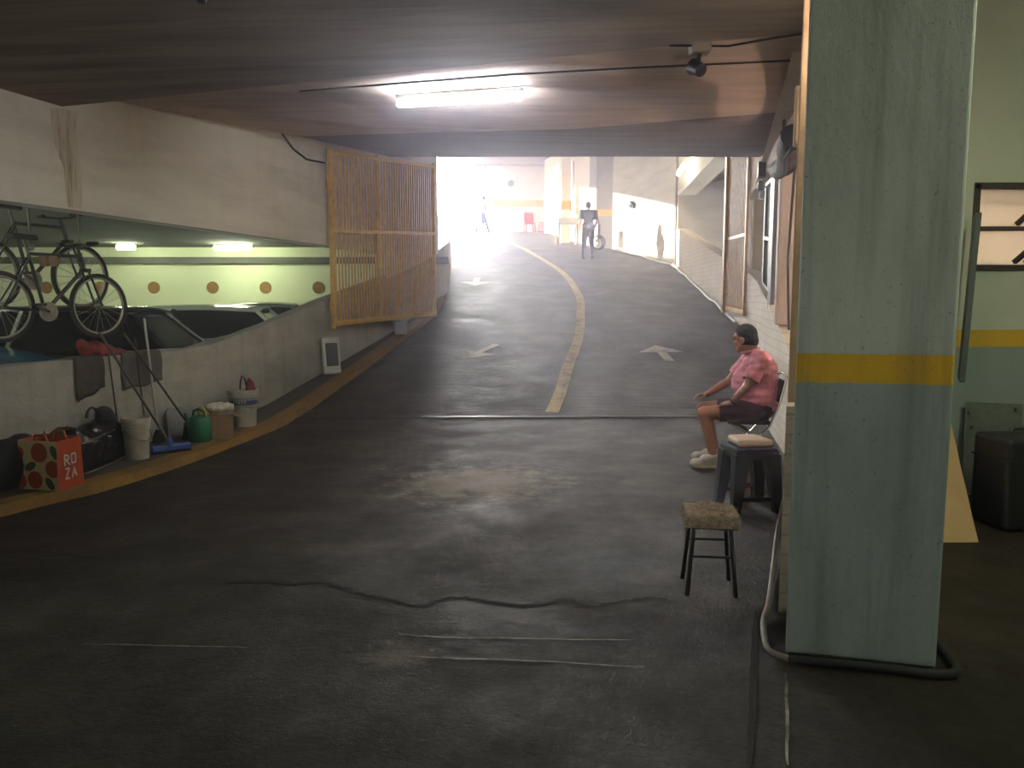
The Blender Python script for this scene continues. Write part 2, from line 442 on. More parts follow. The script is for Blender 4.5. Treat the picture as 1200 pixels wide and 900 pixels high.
# left low wall (rises with the ramp) and the concrete fascia above the lower deck
ys = frange(-4, 34, .3)
rw = random.Random(3)
jag = [rw.uniform(-.012, .012) if 6 < y < 10 else 0 for y in ys]
m = MB().slab([Vector((XL(y), y, ZLW(y) + j)) for y, j in zip(ys, jag)], [Vector((XL(y), y, -.2 if y < 9 else zr(y) - .3)) for y in ys],
              [Vector((XL(y) - .16, y, -.2 if y < 16.3 else zr(y) - .3)) for y in ys], [Vector((XL(y) - .16, y, ZLW(y) - j)) for y, j in zip(ys, jag)])
struct(m.build('wall_left', M_lowwall), 'low rough white wall beside the pavement, climbing with the ramp', 'wall')
ZF = [(-4, 3.05), (6.0, 3.07), (6.73, 3.11), (6.74, 3.27), (7.73, 3.39), (11.25, 3.73), (13.4, 3.95)]
ys = frange(-4, 13.6, .4)
ztop = lambda y: interp(ZF, y) + .25
m = MB().slab([Vector((XL(y) + .02, y, ztop(y))) for y in ys], [Vector((XL(y) + .02, y, 2.26)) for y in ys],
              [Vector((XL(y) - .2, y, 2.26)) for y in ys], [Vector((XL(y) - .2, y, ztop(y))) for y in ys])
fas = struct(m.build('wall_upper_left', M_white), 'long pale concrete fascia beam above the lower parking deck', 'wall')
# rust run on the fascia
t = NT('rust_run'); nn = t.noise(1, t.coord((16, 16, 1.4)), 6, .7)
t.base(t.mix(t.ramp(nn, [(.46, GREY(0)), (.72, GREY(1))]), srgb('#c2b8a4'), srgb('#7a6440'))); t.set(Roughness=.85)
m = MB()
q = [at(72, 134, 6.55), at(86, 136, 6.69), at(104, 136, 6.83), at(100, 175, 6.8), at(106, 245, 6.84), at(84, 244, 6.69), at(74, 200, 6.58)]
def on_fascia(y, z, off=.024): return Vector((XL(y) + off, y, z))
m.add([on_fascia(6.58, 3.07), on_fascia(6.72, 3.1), on_fascia(6.86, 3.1), on_fascia(6.83, 2.9), on_fascia(6.87, 2.55), on_fascia(6.85, 2.28), on_fascia(6.7, 2.28), on_fascia(6.68, 2.6), on_fascia(6.6, 2.8)], [range(9)])
m.build('rust_stain', t.m, fas)
m = MB().tube([on_fascia(10.1, 3.6, .04), on_fascia(10.35, 3.45, .05), on_fascia(10.7, 3.38, .04), on_fascia(11.2, 3.42, .04)], .012, 6)
tag(m.build('wall_cable', M_rubber), 'thin dark cable sagging along the pale fascia near the yellow gate', 'cable')

# lower parking deck
m = MB().add([(-15, -4, 0), (-2.0, -4, 0), (-2.0, 16, 0), (-15, 16, 0)], [(0, 1, 2, 3)])
m.v = [Vector((min(p.x, XL(p.y) - .05), p.y, 0)) if p.x > -5 else p for p in m.v]
struct(m.build('floor_lower', M_walk), 'floor of the lower parking deck under the parked cars', 'floor')
m = MB().add([(-15, -4, 2.55), (XL(-4), -4, 2.55), (XL(13.5), 13.5, 2.55), (XL(16), 16, 2.55), (-15, 16, 2.55)], [range(5)])
m.add([(-15, -4, 2.7), (XL(-4), -4, 2.7), (XL(13.5), 13.5, 2.7), (XL(16), 16, 2.7), (-15, 16, 2.7)], [range(5)])
struct(m.build('ceiling_lower', M_slab, fix=False), 'dark concrete ceiling of the lower parking deck', 'ceiling')
back = struct(MB().box((-8.45, 16.1, 1.3), (13.1, .2, 2.8)).build('wall_lower_back', M_green), 'pale green end wall of the lower parking deck', 'wall')
struct(MB().box((-14.9, 6, 1.3), (.2, 20, 2.6)).build('wall_lower_side', M_green), 'pale green side wall of the lower parking deck', 'wall')
struct(MB().box((-8, 15.93, 2.28), (13.4, .14, .13)).build('trim_1', M_slab, bevel=.01), 'grey ledge running along the pale green wall', 'ledge')
M_dot = plain('ochre_paint', '#8d6524', .75)
for px in (54, 117, 180, 249, 311, 373):
    p = at(px, 337, 15.98); m = MB().lathe([(.125, 0), (.125, .012)], 24, axis='Y'); m.v = [v + Vector((p.x, 15.985, p.z)) for v in m.v]
    m.build('painted_dot', M_dot, back)
struct(MB().box((-2.6, 14.7, 1.9), (.1, 2.4, 1.5)).build('wall_lower_return', M_green), 'end return wall behind the yellow gate', 'wall') if 0 else None

# main ceiling: near slab, then a higher pale bay, then a darker rising soffit
def XA(t): return t
cL, cR = Vector((-3.9, 6.73, 3.11)), Vector((2.05, 5.4, 3.29))
m = MB().add([(-6.6, -4, 3.06), (2.05, -4, 3.22), cR, cL], [(0, 1, 2, 3)])
m.add([cL, cR, cR + Vector((0, 0, .25)), cL + Vector((0, 0, .35))], [(0, 1, 2, 3)])
m.add([(2.05, -4, 3.22), (2.05, -4, 3.8), (2.05, 5.4, 3.8), (2.05, 5.4, 3.29)], [(0, 1, 2, 3)])
struct(m.build('ceiling', M_ceil), 'near dark grey board-marked concrete ceiling', 'ceiling')
rowB0 = [Vector((-3.95, 6.73, 3.25)), Vector((-2, 6.3, 3.27)), Vector((0, 5.85, 3.29)), Vector((2.2, 5.35, 3.3))]
rowB1 = [Vector((-2.95, 10.6, 3.66)), Vector((-1.0, 9.2, 3.42)), Vector((.65, 8.4, 3.29)), Vector((2.75, 7.5, 3.27))]
rowC1 = [Vector((-2.1, 13.6, 3.93)), Vector((-.2, 13.1, 3.84)), Vector((1.8, 12.5, 3.74)), Vector((4.1, 12.0, 3.64))]
m = MB().strip(rowB0, rowB1)
m.strip([v + Vector((0, 0, .3)) for v in rowB0], [v + Vector((0, 0, .3)) for v in rowB1])
struct(m.build('ceiling_bay', M_ceil2, fix=False), 'pale pinkish concrete ceiling bay behind the long tube lamp', 'ceiling')
m = MB().strip(rowB1, rowC1)
up = [v + Vector((0, 0, .9)) for v in rowC1]
m.strip(rowC1, up)
struct(m.build('ceiling_soffit', M_dark, fix=False), 'dark soffit beam over the foot of the ramp', 'ceiling')
m = MB().tube([Vector((-1.8, 6.75, 3.25)), Vector((0, 6.3, 3.26)), Vector((1, 6.15, 3.27)), Vector((2.25, 5.95, 3.27))], .008, 6)
tag(m.build('ceiling_cable', M_rubber), 'thin dark cable strung across the pale ceiling bay', 'cable')
m = MB().tube([Vector((1.1, 5.6, 3.26)), Vector((1.5, 5.55, 3.24)), Vector((1.8, 5.45, 3.265)), Vector((2.0, 5.4, 3.28))], .008, 6)
tag(m.build('ceiling_cable', M_rubber), 'sagging dark cable at the near edge of the pale bay, right of the floodlight', 'cable')
# upper roof over the ramp
roof = MB()
ry = frange(12, 39.5, 2.5)
rz = lambda y: zr(y) + 3.55 if y < 30 else interp([(30, zr(30) + 3.55), (39.5, 8.1)], y)
for dz in (0, .35):
    roof.strip([Vector((XL(y) - .1 if y < 24 else -1.9 - (y - 24) * .12, y, rz(y) + dz)) for y in ry], [Vector((8.5, y, rz(y) + dz)) for y in ry])
struct(roof.build('ceiling_ramp', M_ceil, fix=False), 'concrete roof high over the upper ramp', 'ceiling')

# right side: parapet, header, wall beyond
ZPR = [(3.5, 1.0), (7.2, 1.0), (9.4, 1.47), (11.8, 1.75), (14.2, 2.05)]
ys = frange(3.55, 14.4, .3)
m = MB().slab([Vector((XR(y), y, interp(ZPR, y))) for y in ys], [Vector((XR(y), y, min(0, 0) - .1 if y < 9 else zr(y) - .2)) for y in ys],
              [Vector((XR(y) + .2, y, -.1)) for y in ys], [Vector((XR(y) + .2, y, interp(ZPR, y))) for y in ys])
struct(m.build('wall_right', M_brick), 'white painted parapet wall behind the seated man', 'wall')
ys = frange(5.6, 14.4, .4)
hz = lambda y: interp([(5.5, 2.98), (8, 3.03), (13, 3.28), (14.4, 3.3)], y)
m = MB().slab([Vector((XR(y), y, 4.2)) for y in ys], [Vector((XR(y), y, hz(y))) for y in ys],
              [Vector((XR(y) + .2, y, hz(y))) for y in ys], [Vector((XR(y) + .2, y, 4.2)) for y in ys])
struct(m.build('wall_upper_right', M_ceil2), 'pinkish concrete header above the office openings', 'wall')
struct(MB().box((5.6, 10, 1.9), (.1, 9, 3.8)).build('wall_office', M_white), 'inner wall of the office seen through the openings', 'wall')
struct(MB().add([(2.0, 5.7, 3.25), (5.6, 5.7, 3.25), (5.6, 14.4, 3.35), (4.4, 14.4, 3.35)], [(0, 1, 2, 3)]).build('ceiling_office', M_white), 'office ceiling behind the header', 'ceiling')
struct(MB().add([(2.3, 5.7, .9), (5.6, 5.7, .9), (5.6, 14.4, .9), (4.45, 14.4, .9), (3.2, 9.3, .9), (2.68, 6.8, .9)], [range(6)]).build('floor_office', M_walk), 'office floor behind the parapet', 'floor')
# right wall beyond the folded gate: brick parapet with a niche above
ys = frange(14.4, 21.8, .4)
m = MB().slab([Vector((XR(y), y, interp([(14.4, 2.05), (15.8, 2.29), (21.8, 3.44)], y))) for y in ys], [Vector((XR(y), y, zr(y) - .2)) for y in ys],
              [Vector((XR(y) + .25, y, zr(y) - .2)) for y in ys], [Vector((XR(y) + .25, y, interp([(14.4, 2.05), (15.8, 2.29), (21.8, 3.44)], y))) for y in ys])
struct(m.build('wall_right_ramp', M_brick), 'white brick parapet beside the upper ramp', 'wall')
m = MB().slab([Vector((XR(y), y, 7.4)) for y in ys], [Vector((XR(y), y, interp([(14.4, 4.75), (15.8, 4.62), (21.8, 4.35)], y))) for y in ys],
              [Vector((XR(y) + .5, y, interp([(14.4, 4.75), (15.8, 4.62), (21.8, 4.35)], y) + .02)) for y in ys], [Vector((XR(y) + .5, y, 7.4)) for y in ys])
struct(m.build('wall_niche_header', M_white), 'cream wall band above the long niche', 'wall')
struct(MB().box((6.9, 18, 4), (.1, 8, 6)).build('wall_niche_back', M_room if 0 else M_lowwall), 'grey green wall at the back of the long niche', 'wall')
struct(MB().add([(4.4, 14.4, 4.9), (6.9, 14.4, 5.3), (6.9, 21.8, 5.0), (4.6, 21.8, 4.5)], [(0, 1, 2, 3)]).build('ceiling_niche', M_dark), 'dark soffit inside the long niche', 'ceiling')
struct(MB().box((5.8, 21.95, 4.5), (2.3, .2, 6)).build('wall_niche_end', M_white), 'wall end closing the long niche', 'wall')
struct(MB().box((5.6, 14.3, 3), (2.4, .15, 6)).build('wall_niche_near', M_white), 'wall closing the near end of the long niche', 'wall')
def wallrun(y0, y1, name, mat, label, zt=8.4, th=.25, st=.4):
    ys = frange(y0, y1, st)
    m = MB().slab([Vector((XR(y), y, zt)) for y in ys], [Vector((XR(y), y, zr(y) - .2)) for y in ys],
                  [Vector((XR(y) + th, y, zr(y) - .2)) for y in ys], [Vector((XR(y) + th, y, zt)) for y in ys])
    return struct(m.build(name, mat), label, 'wall')
wallrun(21.8, 25.75, 'wall_right_sunlit', M_white, 'cream wall with a bright sun patch along the ramp')
def ribbon(xf, y0, y1, z0, z1, name, mat, parent, off=.012):
    ys = frange(y0, y1, .4)
    return MB().slab([Vector((xf(y) - off, y, zr(y) + z1)) for y in ys], [Vector((xf(y) - off, y, zr(y) + z0)) for y in ys],
                     [Vector((xf(y) + .01, y, zr(y) + z0)) for y in ys], [Vector((xf(y) + .01, y, zr(y) + z1)) for y in ys]).build(name, mat, parent)
w = wallrun(27.0, 36.2, 'wall_right_far', M_far, 'sunlit cream wall of the far ramp bend')
ribbon(XR, 27.4, 36.2, 1.02, 1.25, 'painted_band', M_farband, w)
M_doorpaint = wallpaint('white_door_paint', '#dcd6c8', '#aa9f8d', .8, (1, 1, 1), .25, .7, .1)
for k, (a, b) in enumerate(((29.4, 31.7), (32.1, 34.6))):
    ys = (a, b)
    m = MB().slab([Vector((XR(y) - .05, y, zr(a) + 2.95)) for y in ys], [Vector((XR(y) - .05, y, zr(y) + .02)) for y in ys],
                  [Vector((XR(y) + .02, y, zr(y) + .02)) for y in ys], [Vector((XR(y) + .02, y, zr(a) + 2.95)) for y in ys])
    d = struct(m.build('door_%d' % (k + 1), M_doorpaint), ('white roll door nearest the walking man', 'white roll door beyond, next to the end wall')[k], 'door')
    y = a + .15
    MB().box((XR(y) - .08, y, zr(y) + 1.3), (.05, .12, .4)).build('handle', M_steel, d)
# the grey column with the orange band (Y about 26)
gc = ground(704, 289)
m = MB().box((3.02, 26.5, 5.6), (.62, .7, 5.6), (0, 0, .25))
c = struct(m.build('column', M_colgrey, bevel=.02), 'grey column with a faded orange band beside the walking man', 'column')
m = MB().box((3.02, 26.5, zr(26.3) + 1.15), (.635, .715, .2), (0, 0, .25)); m.build('painted_band', M_farband, c)
m = MB().box((1.98, 29.0, 6), (.34, .5, 5.4)); c = struct(m.build('column', M_far, bevel=.02), 'cream column with an orange band left of the walking man', 'column')
MB().box((1.98, 29.0, zr(28.8) + 1.35), (.36, .52, .3)).build('painted_band', M_farband, c)
# end wall, its left edge slanted to draw the diagonal light edge
z0 = zr(38.5)
m = MB().prism([(-.55, z0 - .2), (1.75, z0 - .2), (1.75, 8.6), (-1.4, 8.6), (-1.35, 8.0)], 'Y', 38.5, 38.8)
w = struct(m.build('wall_end', M_far), 'cream end wall with an orange band right of the exit', 'wall')
MB().prism([(-.82, z0 + 1.22), (1.6, z0 + 1.22), (1.6, z0 + 1.55), (-.9, z0 + 1.55)], 'Y', 38.48, 38.52).build('painted_band', M_farband, w)
MB().lathe([(.16, 0), (.16, .05), (.13, .07)], 20, (-.05, 38.42, z0 + 2.35), axis='Y').build('round_plaque', M_colgrey, w)
struct(MB().box((.2, 38.0, 8.15), (5, 1.6, .35)).build('trim_2', M_dark), 'dark lintel above the end wall', 'lintel')
struct(MB().add([(-60, -40, -.4), (60, -40, -.4), (60, 120, -.4), (-60, 120, -.4)], [range(4)]).build('ground', M_walk), 'ground under the building', 'ground')
ys = frange(13.4, 16.7, .3)
m = MB().slab([Vector((XL(y) + .02, y, 6)) for y in ys], [Vector((XL(y) + .02, y, ZLW(y) - .05)) for y in ys],
              [Vector((XL(y) - .2, y, ZLW(y) - .05)) for y in ys], [Vector((XL(y) - .2, y, 6)) for y in ys])
struct(m.build('wall_left_upper', M_white), 'pale wall rising behind the far end of the open yellow gate', 'wall')
# outdoors past the exit
M_street = plain('pale_street', '#b9b2a6', .8)
struct(MB().add([(-40, 42, 5.09), (-3, 42, 5.09), (3, 42, 5.09), (30, 60, 5.25), (30, 90, 5.2), (-40, 90, 5.2)], [range(6)]).build('street', M_street), 'sunlit street beyond the exit', 'street')

# unseen walls added on the open left side to block and trim sunlight
M_out = wallpaint('outdoor_render', '#b8aa98', '#7b6e60', .5, (1, 1, 1), .4, .8, .2)
struct(MB().box((-8.2, 19.5, 7), (2, 11.6, 8.4)).build('wall_sun_blocker', M_out), 'unseen tall wall added to block sun from the ramp', 'wall')
struct(MB().box((-6.2, 27.6, 3.2), (.3, 4.6, 6.5)).build('wall_sun_limit', M_out), 'unseen lower wall added to trim the sun patch', 'wall')

# right room behind the pillar
struct(MB().box((4.3, 5.75, 1.9), (4.36, .2, 3.8)).build('wall_room_back', M_room), 'banded wall with a tilting window right of the pillar', 'wall') if 0 else None
# back wall pieces leave the window open (X 3.3..4.6, z 1.70..2.32)
m = MB()
wy = 5.6
for (xa, xb, za, zb) in ((2.14, 3.3, -.1, 3.9), (4.62, 6.5, -.1, 3.9), (3.3, 4.62, -.1, 1.70), (3.3, 4.62, 2.32, 3.9)):
    m.box(((xa + xb) / 2, wy + .1, (za + zb) / 2), (xb - xa, .2, zb - za))
struct(m.build('wall_room_back', M_room), 'banded green and grey wall with a tilting window right of the pillar', 'wall')
struct(MB().box((6.5, .9, 1.9), (.2, 9.9, 3.9)).build('wall_room_side', M_room), 'far side wall of the room behind the pillar', 'wall')
struct(MB().add([(1.9, -4, 3.62), (6.6, -4, 3.62), (6.6, 5.7, 3.62), (1.9, 5.7, 3.62)], [(0, 1, 2, 3)]).build('ceiling_room', M_ceil), 'ceiling of the room behind the pillar', 'ceiling')
struct(MB().box((0, -4.1, 1.9), (15, .2, 4)).build('wall_behind', M_white), 'wall behind the viewpoint', 'wall')

# the big pillar
pb = [Vector((1.154, 3.10, 0)), Vector((1.72, 2.97, 0)), Vector((1.86, 3.33, 0)), Vector((1.292, 3.46, 0))]
tl = at(949, 0, 3.10); tr = at(1146, 0, 2.97); kt = 3.3 / tl.z
lean = [(tl - pb[0]) * kt, (tr - pb[1]) * kt]
lean[0].z = lean[1].z = 3.3
m = MB().add(pb + [pb[0] + lean[0], pb[1] + lean[1], pb[2] + lean[1], pb[3] + lean[0]], [(0, 1, 2, 3), (4, 5, 6, 7), (0, 1, 5, 4), (1, 2, 6, 5), (2, 3, 7, 6), (3, 0, 4, 7)])
struct(m.build('pillar', M_pillar, bevel=.012), 'big pale green pillar with a yellow band in the right foreground', 'pillar')
# beige post against the back of the pillar
p = at(934, 430, 3.75)
M_beige = plain('beige_paint', '#b49d7d', .7, 0, .3, 6)
struct(MB().box((1.372, 3.72, 1.65), (.05, .06, 3.3), (0, 0, -.36)).build('post', M_beige, bevel=.006), 'thin beige post behind the left edge of the pillar', 'post')
#PART3
def arc(c, r, a0, a1, n, plane='XZ'):
    out = []
    for i in range(n + 1):
        a = a0 + (a1 - a0) * i / n
        x, y = r * math.cos(a), r * math.sin(a)
        out.append(Vector(c) + (Vector((x, 0, y)) if plane == 'XZ' else Vector((x, y, 0)) if plane == 'XY' else Vector((0, x, y))))
    return out
# ------------------------------------------------------------------ lamps
M_tube = emit('tube_glow', '#f2f6ff', 130)
M_tube2 = emit('tube_glow_green', '#f4ffd8', 90)
M_tube3 = emit('tube_glow_warm', '#ffe9c8', 90)
M_tubeb = emit('tube_glow_soft', '#f1f3e6', 230)
M_tubew = emit('tube_glow_amber', '#ffdcc6', 300)
M_fix = plain('lamp_enamel', '#c9c9c2', .5)
def tube_lamp(p0, p1, label, group=None, mt=None, name='tube_lamp', r=.022):
    p0, p1 = Vector(p0), Vector(p1); c = (p0 + p1) / 2; d = p1 - p0
    t = tag(empty(name, c), label, 'lamp', group)
    e = d.normalized()
    MB().beam(-d / 2 + Vector((0, 0, .055)), d / 2 + Vector((0, 0, .055)), .045, .04).build('housing', M_fix, t, bevel=.008)
    for s in (-1, 1):
        MB().beam(e * s * (d.length / 2 - .03) + Vector((0, 0, .04)), e * s * (d.length / 2 - .03) + Vector((0, 0, -.02)), .03, .05).build('tube_holder', M_fix, t)
    MB().tube([-d / 2 + e * .03, d / 2 - e * .03], r, 12).build('tube', mt or M_tube, t, smooth=True)
    return t
tube_lamp((-1.02, 6.98, 3.2), (.1, 6.74, 3.2), 'long white tube lamp lit under the pale ceiling bay', r=.03)
tube_lamp(at(250, 291, 14.9), at(296, 290.5, 14.9), 'lit tube lamp over the white car in the lower deck', None, M_tube2, r=.04)
tube_lamp(at(136, 290, 14.9), at(160, 290, 14.9), 'lit tube lamp seen just right of the hanging bicycles', None, M_tube2, r=.04)
for x, y in ((-7.2, 8.2), (-10, 12)):  # out-of-view lamps added to brighten the lower deck
    tube_lamp((x, y, 2.45), (x + 1.2, y, 2.45), 'unseen tube lamp added to light the lower deck', 'tube lamps added out of view in the lower deck', M_tube2)
tube_lamp((4.30, 20.3, 4.70), (4.27, 19.5, 4.80), 'bright lamp high on the cream wall above the long niche', None, M_tube3, r=.06)
tube_lamp((1.42, 3.50, 2.72), (1.80, 3.42, 2.72), 'short tube lamp added unseen on the back of the big pillar', None, emit('tube_glow_peach', '#ffdcc8', 130))  # unseen lamp added to warm the header and the right of the bay
tube_lamp((3.3, 2.2, 3.4), (3.3, 3.4, 3.4), 'tube lamp on the ceiling of the side room', None, M_tube2, r=.05)
tube_lamp((-.6, -3.7, 2.1), (.6, -3.7, 2.1), 'tube lamp on the wall behind the viewpoint', None, M_tubeb)
tube_lamp((4.7, 6.5, 1.25), (4.9, 7.6, 1.25), 'low warm lamp added unseen in the office to light the ceiling bay', None, M_tubew)  # added lamp, throws warm light up through the openings onto the bay
tube_lamp((3.2, 6.5, 3.05), (4.4, 6.5, 3.05), 'tube lamp in the office', 'office lamps', M_tube3)
tube_lamp((3.9, 9.2, 3.1), (4.4, 10.2, 3.1), 'tube lamp in the office', 'office lamps', M_tube3)

# floodlight at the edge of the ceiling bay
t = tag(empty('floodlight', (1.32, 5.62, 3.25)), 'small black floodlight hanging at the edge of the ceiling bay', 'lamp')
MB().box((0, 0, .01), (.13, .12, .1), None, 0, 1.2).build('mounting_box', M_colgrey, t, bevel=.01)
MB().tube([(0, 0, -.03), (-.01, 0, -.1)], .016, 8).build('bracket', M_black, t)
h = MB().lathe([(.02, -.06), (.045, -.05), (.055, .03), (.06, .05)], 16, axis='Y'); R_ = Euler((.5, 0, .4)).to_matrix()
h.v = [R_ @ v + Vector((-.015, 0, -.14)) for v in h.v]; h.build('lamp_head', M_black, t, smooth=True)
t = tag(empty('ceiling_sensor', (-1.62, 4.2, 3.115)), 'small black sensors fixed to the near ceiling', 'sensor')
MB().lathe([(.03, 0), (.035, -.05), (.02, -.08)], 12).build('sensor_head', M_black, t)
m = MB().lathe([(.02, 0), (.024, -.04), (.01, -.06)], 12, (.11, .02, 0)); m.tube([(0, 0, -.01), (.11, .02, -.01)], .01, 6); m.build('bracket', M_black, t)

# ------------------------------------------------------------------ gates
M_yel = plain('yellow_gate_paint', '#c89b40', .5, 0, .35, 9)
def gate(name, A, B, zb0, zb1, zt0, zt1, zm, nb, label, stiles=(0, .38, 1), mid_at=None):
    A, B = Vector(A), Vector(B); t = tag(empty(name, (A.x, A.y, zb0)), label, 'gate')
    O = Vector((A.x, A.y, zb0))
    def pt(u, v):   # u along, v 0..1 up
        zb = zb0 + (zb1 - zb0) * u; zt = zt0 + (zt1 - zt0) * u
        p = A.lerp(B, u); return Vector((p.x, p.y, zb + (zt - zb) * v)) - O
    up = (B - A).normalized().cross(Vector((0, 0, 1)))
    for u in stiles: MB().beam(pt(u, -.01 if u == 0 else 0), pt(u, 1), .07 if u in (0, 1) else .05, .05, 0, up).build('stile', M_yel, t, bevel=.004)
    for v, h in ((.02, .08), (.98, .06), (zm, .06)):
        MB().beam(pt(0, v), pt(1, v), .045, h).build('rail', M_yel, t, bevel=.004)
    m = MB()
    for i in range(1, nb): m.tube([pt(i / nb, .02), pt(i / nb, .98)], .014, 6)
    m.build('bars', M_yel, t, smooth=True)
    for v in (.12, .8): MB().tube([pt(0, v) + Vector((-.03, -.03, -.06)), pt(0, v) + Vector((-.03, -.03, .06))], .022, 8).build('hinge', M_yel, t)
    return t
gate('yard_gate', (-2.59, 11.2, 0), (-1.5, 15.0, 0), 1.09, 1.16, 3.62, 4.06, .545, 40, 'tall yellow barred gate standing open on the left of the ramp')
g2 = gate('yard_gate', (4.235, 15.2, 0), (4.06, 13.5, 0), 1.25, 1.2, 4.25, 4.2, .47, 16, 'tall yellow barred gate folded back against the right wall', (0, 1))

MB().box((-.03, .1, 1.52), (.1, .12, 3.1)).build('gate_post', M_yel, g2, bevel=.006)
# ------------------------------------------------------------------ bicycles
M_tyre = plain('tyre', '#15140f', .85); M_rim = plain('bare_rim', '#a9a295', .4, .2)
M_frame = plain('bike_frame_black', '#16171a', .35); M_frame2 = plain('bike_frame_grey', '#2b2a2b', .4)
M_grip = plain('bike_grip', '#0e0e0e', .8)
def wheel(name, c, r, parent):
    c = Vector(c)
    w = MB().tube(arc(c, r - .022, 0, 2 * PI * 35 / 36, 35), .022, 8, closed=True).build(name, M_tyre, parent, smooth=True)
    MB().tube(arc(c, r - .05, 0, 2 * PI * 35 / 36, 35), .012, 6, closed=True).build('rim', M_rim, w, smooth=True)
    m = MB()
    for k in range(18):
        a = 2 * PI * k / 18
        m.tube([c + Vector((0, .02 * (-1) ** k, 0)), c + Vector(((r - .05) * math.cos(a), 0, (r - .05) * math.sin(a)))], .0022, 4, caps=False)
    m.build('spokes', M_rim, w)
    MB().tube([c + Vector((0, -.05, 0)), c + Vector((0, .05, 0))], .022, 10).build('hub', M_steel, w)
def bicycle(loc, rz, label, mf, r=.335, basket=False, bars='flat'):
    t = tag(empty('bicycle', loc, rz), label, 'bicycle', 'bicycles hanging above the cars')
    rw_, fw_ = Vector((-.5, 0, r)), Vector((.52, 0, r)); bb = Vector((-.07, 0, r - .05)); st = Vector((-.2, 0, r + .5)); hd = Vector((.34, 0, r + .5)); hl = Vector((.375, 0, r + .38))
    m = MB().tube([bb, st], .017).tube([st, hd], .017).tube([bb, hl], .02)
    for s in (-.05, .05):
        m.tube([bb + Vector((0, s * .6, 0)), rw_ + Vector((0, s, 0))], .011); m.tube([st + Vector((0, s * .4, -.03)), rw_ + Vector((0, s, 0))], .009)
    m.tube([hd + Vector((-.01, 0, .03)), hl + Vector((.01, 0, -.03))], .022)
    m.build('frame', mf, t, smooth=True)
    m = MB()
    for s in (-.05, .05): m.tube([hl + Vector((.01, s, -.03)), hl + Vector((.06, s, -.15)), fw_ + Vector((0, s, 0))], .012)
    m.box(hl + Vector((.01, 0, -.02)), (.04, .13, .04)); m.build('fork', mf, t, smooth=True)
    h = MB().tube([hd, hd + Vector((-.03, 0, .1))], .015).tube([hd + Vector((-.03, -.3, .12)), hd + Vector((.02, -.1, .1)), hd + Vector((.02, .1, .1)), hd + Vector((-.03, .3, .12))], .012).build('handlebar', M_black, t, smooth=True)
    for s in (-1, 1): MB().tube([hd + Vector((-.03, .3 * s, .12)), hd + Vector((-.06, .19 * s, .12))], .018).build('grip', M_grip, h)
    m = MB().tube([st, st + Vector((-.035, 0, .13))], .013); m.build('seat_post', M_steel, t)
    m = MB().prism([(-.15, -.07), (-.15, .07), (-.05, .06), (.13, .018), (.13, -.018), (-.05, -.06)], 'Z', 0, .05); m.v = [v + st + Vector((-.03, 0, .13)) for v in m.v]
    m.build('saddle', M_grip, t, bevel=.015)
    c = MB().lathe([(.088, -.006), (.095, -.006), (.095, .006), (.088, .006), (.088, -.006)], 24, bb + Vector((0, -.05, 0)), axis='Y')
    for k in range(5): a = 2 * PI * k / 5; c.tube([bb + Vector((0, -.05, 0)), bb + Vector((.088 * math.cos(a), -.05, .088 * math.sin(a)))], .006, 5)
    c = c.build('chainring', M_rim, t)
    for s in (-1, 1):
        e = bb + Vector((.15 * s, .09 * s, -.07 * s)); cr = MB().tube([bb + Vector((0, .07 * s, 0)), e], .011).build('crank', M_steel, t)
        MB().box(e + Vector((0, .05 * s, 0)), (.09, .09, .025)).build('pedal', M_black, cr, bevel=.004)
    wheel('wheel', rw_, r, t); wheel('wheel', fw_, r, t)
    return t
ba = math.atan2(.95, .42)
bicycle((-4.52, 7.58, 1.09), ba, 'dark bicycle hanging nearest over the low wall, pale rims', M_frame)
bicycle((-4.78, 7.78, 1.38), ba + .06, 'dark bicycle hanging higher behind the nearest one', M_frame2, .35)
M_pad = plain('tan_cloth', '#9a7a5c', .9, 0, .3, 30, .3)
m = MB()
for px in (52, 63):
    p = at(px, 306, 7.45); m.lathe([(.0, -.05), (.035, -.05), (.045, -.03), (.045, .03), (.035, .05), (0, .05)], 14, p)
m.tube([at(52, 306, 7.45), at(63, 306, 7.45)], .02, 8)
tag(m.build('cloth_roll', M_pad, smooth=True), 'pale tan cloth rolls tied over the hanging bicycle frame', 'cloth')
for k, (px, Y) in enumerate(((34, 7.55), (92, 7.9))):
    p = at(px, 262, Y); zb = (2.03, 2.06)[k]
    m = MB().tube([(p.x, p.y, 2.56), (p.x, p.y, zb)] + [(p.x + .03 * math.sin(a), p.y, zb - .0 - .03 * (1 - math.cos(a))) for a in (.8, 1.6, 2.4, 3.1, 3.9)], .012, 8)
    tag(m.build('hanging_hook', M_steel, smooth=True), ('steel hook rod holding up the saddle end of the bicycles', 'steel hook rod holding up the handlebar end of the bicycles')[k], 'hook')

